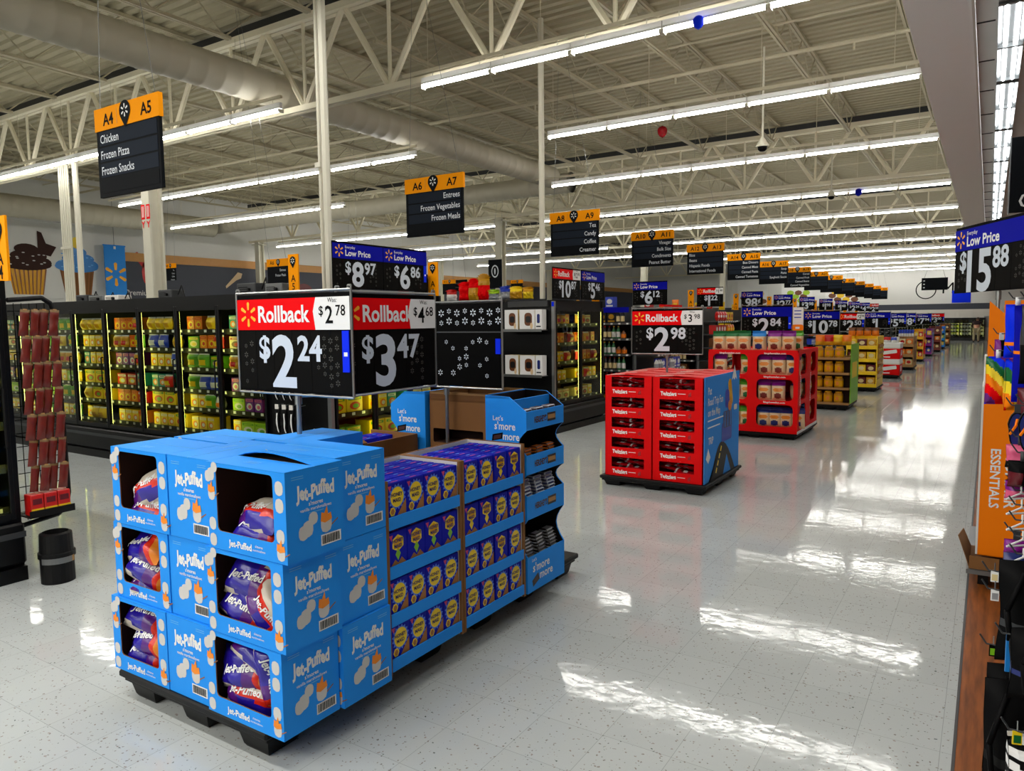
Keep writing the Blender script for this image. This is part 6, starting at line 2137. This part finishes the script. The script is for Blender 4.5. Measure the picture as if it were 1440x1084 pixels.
def person(x, y):
    r = thing('person', 'person in a dark top and khaki trousers seen from behind, leaning towards the cooler', 'person', (x, y, 0))
    me = bpy.data.meshes.new('body')
    J = {  # joint: (position, radius)
        'pel': ((0, 0, 0.86), 0.15), 'wa': ((0.01, 0.04, 1.0), 0.14), 'ch': ((0.03, 0.13, 1.22), 0.165), 'ne': ((0.05, 0.19, 1.38), 0.06), 'nk': ((0.055, 0.22, 1.43), 0.055),
        'hd': ((0.06, 0.25, 1.5), 0.085), 'ht': ((0.06, 0.255, 1.58), 0.07),
        'hl': ((-0.1, 0, 0.82), 0.105), 'kl': ((-0.12, 0.03, 0.46), 0.065), 'al': ((-0.13, -0.02, 0.09), 0.045), 'tl': ((-0.14, 0.13, 0.04), 0.038),
        'hr': ((0.1, 0, 0.82), 0.105), 'kr': ((0.12, 0.04, 0.46), 0.065), 'ar': ((0.13, -0.01, 0.09), 0.045), 'tr': ((0.15, 0.14, 0.04), 0.038),
        'sl': ((-0.17, 0.15, 1.31), 0.065), 'el': ((-0.26, 0.2, 1.06), 0.045), 'wl': ((-0.2, 0.36, 0.94), 0.032), 'fl': ((-0.18, 0.43, 0.92), 0.03),
        'sr': ((0.23, 0.15, 1.31), 0.065), 'er': ((0.34, 0.22, 1.08), 0.045), 'wr': ((0.36, 0.42, 1.05), 0.032), 'fr': ((0.36, 0.5, 1.06), 0.03)}
    E_ = [('pel', 'wa'), ('wa', 'ch'), ('ch', 'ne'), ('ne', 'nk'), ('nk', 'hd'), ('hd', 'ht'), ('pel', 'hl'), ('hl', 'kl'), ('kl', 'al'), ('al', 'tl'), ('pel', 'hr'), ('hr', 'kr'), ('kr', 'ar'), ('ar', 'tr'),
          ('ch', 'sl'), ('sl', 'el'), ('el', 'wl'), ('wl', 'fl'), ('ch', 'sr'), ('sr', 'er'), ('er', 'wr'), ('wr', 'fr')]
    ks = list(J)
    def grow(name, keep, grow_by, mtl, cut=None):
        kk = [k for k in ks if k in keep]
        me = bpy.data.meshes.new(name)
        me.from_pydata([J[k][0] for k in kk], [(kk.index(a), kk.index(b)) for a, b in E_ if a in keep and b in keep], [])
        ob = bpy.data.objects.new(name, me)
        COL.objects.link(ob)
        ob.parent = r
        me.materials.append(MAT[mtl])
        sk = ob.modifiers.new('skin', 'SKIN')
        sk.use_smooth_shade = True
        if not me.skin_vertices:
            bpy.context.view_layer.objects.active = ob
            me.attributes
        for i, k in enumerate(kk):
            sv = me.skin_vertices[0].data[i]
            q = J[k][1] + grow_by
            sv.radius = (q, q)
            sv.use_root = (k == kk[0])
        ss = ob.modifiers.new('sub', 'SUBSURF')
        ss.levels = ss.render_levels = 2
        return ob
    grow('body', set(ks), 0.0, 'skin')
    grow('trousers', {'pel', 'hl', 'kl', 'al', 'hr', 'kr', 'ar'}, 0.02, 'khaki')
    grow('shirt', {'wa', 'ch', 'ne', 'sl', 'el', 'wl', 'sr', 'er', 'wr'}, 0.022, 'dark_shirt')
    hair = MB().lathe((0.06, 0.235, 1.52), [(0.1, -0.04, 'hair'), (0.11, 0.02, 'hair'), (0.095, 0.07, 'hair'), (0.05, 0.11, 'hair'), (0, 0.115, 'hair')], 14)
    hair.build('hair', r, smooth=True)
    for s in (-1, 1):
        m2 = MB().box(s * 0.135 - 0.045, s * 0.135 + 0.045, -0.09, 0.2, 0.0, 0.075, 'ink', 0.02)
        m2.build('shoe', r)
    face = MB()
    face.cyl((0.06, 0.335, 1.49), (0.06, 0.365, 1.475), 0.014, 'skin', 8)
    face.build('nose', r)
    for s in (-1, 1):
        MB().lathe((0.06 + s * 0.035, 0.33, 1.51), [(0, -0.01, 'print_white'), (0.012, 0, 'print_white'), (0, 0.01, 'print_white')], 8).build('eye', r)
        MB().lathe((0.06 + s * 0.092, 0.25, 1.495), [(0, -0.03, 'skin'), (0.016, 0, 'skin'), (0, 0.03, 'skin')], 8).build('ear', r)
    MB().box(0.035, 0.085, 0.325, 0.335, 1.455, 1.462, 'pack_maroon').build('mouth', r)
person(-0.68, 57.7)

# ================================================================ RIGHT HAND RACK
# the orange end sign, its tray and foot
r = thing('summer_display', 'orange cardboard display lettered SUMMER ESSENTIALS on the right of the aisle', 'display', (-0.02, 5.62, 0))
mb = MB().box(0.012, 0.36, 0, 0.02, 0.21, 1.315, 'sign_orange')
mb.box(0.0, 0.012, -0.002, 0.5, 0.21, 1.31, 'white_card')
mb.text('ESSENTIALS', (0.09, -0.002, 0.72), (0, 0, -1), X, 0.052, 'print_white', 'C', 0.02, 1.0, 2, fit=0.46)
mb.text('SUMMER', (0.175, -0.002, 0.7), (0, 0, -1), X, 0.06, 'print_white', 'C', 0.02, 1.0, 2, fit=0.42)
mb.build('side_panel', r)
mb = MB().box(0.1, 0.36, 0.03, 0.05, 1.315, 1.86, 'sign_orange')
mb.flat([(0.02, 1.315), (0.1, 1.315), (0.1, 1.78), (0.02, 1.86)], (0, 0.03, 0), X, Z, 'sign_orange')
mb.build('header_panel', r)
MB().box(0.01, 0.5, 0.02, 1.1, 0.2, 0.22, 'sign_orange').box(0.4, 0.42, 0.02, 1.1, 0.2, 1.3, 'sign_orange').build('shelf', r)
mb = MB()
mb.prism([(-0.03, 0.13), (0.37, 0.13), (0.37, 0.21), (-0.03, 0.21)], (0, -0.06, 0), X, Z, (0, 0.004, 0), 'brown_card')
mb.prism([(0, 0), (0.55, 0), (0.5, 0.14), (0.06, 0.2)], (-0.03, -0.06, 0.13), Y, (-0.35, 0, 0.95), (0.004, 0, 0), 'brown_card')
mb.box(-0.03, 0.37, -0.06, 0.5, 0.125, 0.13, 'brown_card')
mb.build('carton_tray', r)
MB().box(-0.045, 0.4, -0.08, 1.1, 0.095, 0.122, 'grey_metal').build('metal_shelf', r)
MB().box(0.02, 0.08, 0.03, 0.1, 0.0, 0.095, 'black_metal').box(0.3, 0.36, 0.9, 1.0, 0, 0.095, 'black_metal').build('foot', r)
# bottles on top of the orange display
for i, (dx, c, nm) in enumerate(((0.03, 'pack_white', 'white'), (0.07, 'pack_pink', 'pink'))):
    mb = MB().box(-0.025, 0.025, 0, 0.05, 0, 0.2, 'print_white', 0.004)
    mb.box(-0.024, 0.024, -0.001, 0, 0.12, 0.19, c)
    mb.flat(ell(0.012, 0.012, 8), (-0.005, -0.002, 0.09), X, Z, 'pack_maroon')
    tag(mb.build('lotion_box', loc=(-0.02 + dx, 5.68 + 0.06 * i, 1.316)), '%s lotion box standing on the orange summer display' % nm, 'box')
# the rack: uprights, back and hooks
r = thing('hanging_rack', 'dark steel rack of hanging goods along the right edge of the picture', 'rack', (0.5, 3.1, 0))
MB().box(0.08, 0.12, -2.2, 2.45, 0.0, 2.0, 'dark_grey').build('back_panel', r)
MB().box(-0.3, 0.08, -2.2, 2.45, 0.0, 0.1, 'black_metal').build('base', r)
for yy in (-2.0, -0.8, 0.4, 1.6, 2.4):
    MB().cyl((0.05, yy, 0), (0.05, yy, 2.1), 0.025, 'grey_metal', 8).build('upright', r)
RACK = r
def hook(y, z, l=0.36):
    MB().tube([(0.08, y - 3.1, z), (0.08 - l, y - 3.1, z), (0.06 - l, y - 3.1, z + 0.03)], 0.003, 'dark_grey', 6).build('hook', RACK)
def hang(name, label, cat, mb, x, y, z, rz=0.0, group=None, smooth=False):
    hook(y, z, 0.58 - x + 0.02)
    o = mb.build(name, loc=(x, y, z), smooth=smooth)
    o.rotation_euler = (0, 0, rz)
    tag(o, label, cat, group)
    return o
def sock(w, h, t, mf, seed=0, tabm='print_white'):
    mb = MB()
    pillow(mb, w, h, t, mf, seed, 20, 30, 0.04, 0.15)
    mb.v = [(a, b, c - h - 0.03) for a, b, c in mb.v]
    mb.box(-0.011, 0.011, -0.002, 0.002, -0.04, 0.005, tabm)
    return mb
RB = ['roll_red', 'sign_orange', 'yellow_art', 'dkgreen_film', 'tag_blue', 'pack_purple']
hang('rainbow_windsock', 'rainbow striped windsock hanging in front of the orange display', 'windsock', sock(0.11, 0.25, 0.1, lambda u, v, f: RB[int((v * 5 + u * 1.2 + 6)) % 6], 2), 0.048, 4.6, 1.585, 0.3, smooth=True)
hang('rainbow_windsock', 'second rainbow windsock, hanging nearer on the same rail', 'windsock', sock(0.09, 0.24, 0.09, lambda u, v, f: RB[int((v * 4 + u * 1.4 + 8)) % 6], 5), 0.112, 4.1, 1.6, 0.5, smooth=True)
hang('swim_towel', 'blue rolled swim towel with an orange band high on the rack', 'towel', sock(0.1, 0.26, 0.09, lambda u, v, f: 'sign_orange' if 0.22 < v < 0.3 else 'tag_blue', 7), 0.115, 4.35, 1.85, 0.2, smooth=True)
hang('swim_towel', 'dark blue swim towel hanging high at the right edge', 'towel', sock(0.12, 0.42, 0.08, lambda u, v, f: 'sign_orange' if 0.5 < v < 0.55 else 'low_blue', 9), 0.15, 3.9, 1.84, 0.3, smooth=True)
hang('small_pouch', 'small purple and black pouch hanging over the orange display', 'pouch', sock(0.065, 0.11, 0.04, lambda u, v, f: 'purple_film' if u < -0.3 else 'ink', 3), 0.06, 4.75, 1.67, 0.4)
hang('folded_shirt', 'grey and black folded garment at the right edge high on the rack', 'garment', sock(0.14, 0.3, 0.1, lambda u, v, f: 'dark_grey' if v > 0.5 else 'ink', 11), 0.17, 3.45, 1.835, 0.3, smooth=True)
hang('folded_shirt', 'wine red folded garment under the rainbow windsocks', 'garment', sock(0.1, 0.12, 0.08, lambda u, v, f: 'pack_maroon', 13), 0.158, 3.7, 1.5, 0.3, smooth=True)
def flipflop():
    mb = MB()
    k = 0.62
    sole = [(k * 0.05 * math.sin(a) * (1.0 if math.cos(a) > 0 else 0.8), k * 0.12 * math.cos(a)) for a in [2 * PI * i / 20 for i in range(20)]]
    mb.prism(sole, (0, 0, -0.1), X, Z, (0, 0.018, 0), 'ink')
    mb.prism([(p * 0.85, q * 0.9) for p, q in sole], (0, -0.002, -0.1), X, Z, (0, 0.002, 0), 'navy_film')
    mb.tube([(-0.022, -0.004, -0.115), (-0.006, -0.02, -0.08), (0, -0.004, -0.055), (0.006, -0.02, -0.08), (0.022, -0.004, -0.115)], 0.005, 'sign_orange', 5)
    mb.box(-0.01, 0.01, -0.003, 0.003, -0.03, 0.004, 'dark_grey')
    return mb
hang('flip_flop', 'black flip flop with an orange strap, left of the pair on the rack', 'shoe', flipflop(), 0.108, 3.5, 1.415, 0.1)
hang('flip_flop', 'black flip flop with an orange strap, right of the pair on the rack', 'shoe', flipflop(), 0.13, 3.15, 1.46, 0.1)
hang('water_shoe', 'pink and black water shoe hanging below the flip flops', 'shoe', sock(0.1, 0.09, 0.07, lambda u, v, f: 'pack_pink' if v > 0.3 else 'ink', 15, 'dark_grey'), 0.122, 3.4, 1.305, 0.2, smooth=True)
hang('water_shoe', 'black water shoe with a red patch under the pink one', 'shoe', sock(0.1, 0.1, 0.07, lambda u, v, f: 'pack_maroon' if u < -0.2 and v < 0.6 else 'ink', 16, 'dark_grey'), 0.128, 3.3, 1.26, 0.2, smooth=True)
hang('water_shoe', 'purple and pink water shoe above the white hangers', 'shoe', sock(0.1, 0.07, 0.06, lambda u, v, f: 'purple_film' if v > 0.5 else 'pack_pink', 17, 'dark_grey'), 0.122, 3.35, 1.175, 0.3, smooth=True)
def hanger():
    return MB().tube([(0, 0, 0.02), (0, 0, -0.01), (-0.06, 0, -0.03), (0.06, 0, -0.03), (0, 0, -0.01)], 0.0035, 'print_white', 6)
for i in range(5):
    hang('clothes_hanger', 'white plastic hanger on the right hand rack, %s from the front' % ORD[i], 'hanger', hanger(), 0.125, 2.9 + 0.1 * i, 0.985 + 0.033 * i, 0.7, 'white hangers on the rack')
hang('ribbon_bow', 'purple ribbon bow above the large black bag', 'bow', sock(0.08, 0.05, 0.05, lambda u, v, f: 'purple_film', 21, 'dark_grey'), 0.115, 3.2, 0.985, 0.2)
def backpack(w, h, t, m1, m2, seed):
    mb = MB()
    pillow(mb, w, h, t, lambda u, v, f: m2 if (0.35 < v < 0.42) else m1, seed, 10, 14, 0.02, 0.12)
    mb.v = [(a, b, c - h - 0.03) for a, b, c in mb.v]
    mb.tube([(-w * 0.2, -0.01, -0.03), (-w * 0.1, -0.01, 0.02), (w * 0.1, -0.01, 0.02), (w * 0.2, -0.01, -0.03)], 0.008, m1, 6)
    for s in (-1, 1):
        mb.tube([(s * w * 0.3, -t * 0.3, -0.06), (s * w * 0.52, -t * 0.55, -h * 0.5), (s * w * 0.42, -t * 0.4, -h * 0.95)], 0.009, m1, 6)
    mb.flat(rrect(w * 0.3, h * 0.16, 0.01), (0, -t * 0.52, -h * 0.35), X, Z, m2)
    return mb
hang('backpack', 'large black backpack under the purple bow at the right edge', 'bag', backpack(0.28, 0.34, 0.16, 'ink', 'dark_grey', 2), 0.19, 2.9, 1.0, 0.35, smooth=True)
hang('backpack', 'dark navy backpack behind the large black one', 'bag', backpack(0.24, 0.4, 0.14, 'navy_film', 'ink', 4), 0.19, 3.3, 0.92, 0.35, smooth=True)
hang('backpack', 'black backpack with loose straps low at the right edge', 'bag', backpack(0.26, 0.42, 0.15, 'ink', 'black_plastic', 6), 0.155, 2.8, 0.63, 0.3, smooth=True)
hang('backpack', 'dark backpack behind the low one with loose straps', 'bag', backpack(0.26, 0.4, 0.14, 'ink', 'navy_film', 7), 0.165, 3.1, 0.56, 0.3, smooth=True)
hang('backpack', 'black and white striped backpack lowest at the right edge', 'bag', sock(0.26, 0.42, 0.14, lambda u, v, f: 'print_white' if int(v * 17 + u * 1.5 + 20) % 2 else 'ink', 8), 0.205, 2.55, 0.6, 0.5)
hang('backpack', 'navy and black backpack above the striped one at the right edge', 'bag', backpack(0.24, 0.22, 0.14, 'ink', 'navy_film', 10), 0.195, 2.68, 0.86, 0.5, smooth=True)
def card(c, c2):
    mb = MB().box(-0.012, 0.012, -0.002, 0.002, -0.04, 0.0, c)
    mb.box(-0.009, 0.009, -0.003, -0.002, -0.035, -0.012, c2)
    mb.tube([(0, 0, 0), (0, 0, 0.03)], 0.002, 'steel', 4)
    return mb
hang('price_tag', 'cream paper tag sticking out beside the black backpack', 'tag', card('print_white', 'pack_cream'), 0.052, 3.12, 0.85, 0.1)
hang('price_tag', 'white paper tag just below the cream one', 'tag', card('print_white', 'silver'), 0.053, 3.0, 0.82, 0.15)
hang('price_tag', 'yellow and green tag above the loose straps', 'tag', card('ink', 'lime_card'), 0.054, 2.9, 0.66, 0.2)
hang('price_tag', 'yellow and green tag on the striped backpack', 'tag', card('yellow_art', 'dkgreen_film'), 0.112, 2.46, 0.59, 0.3)
hang('blue_strap', 'bright blue strap hanging between the black backpacks', 'strap', MB().box(-0.01, 0.01, -0.003, 0.003, -0.12, 0.0, 'blue_film').box(-0.01, 0.01, -0.004, 0.004, -0.02, 0.0, 'ink'), 0.092, 2.7, 0.78, 0.3)
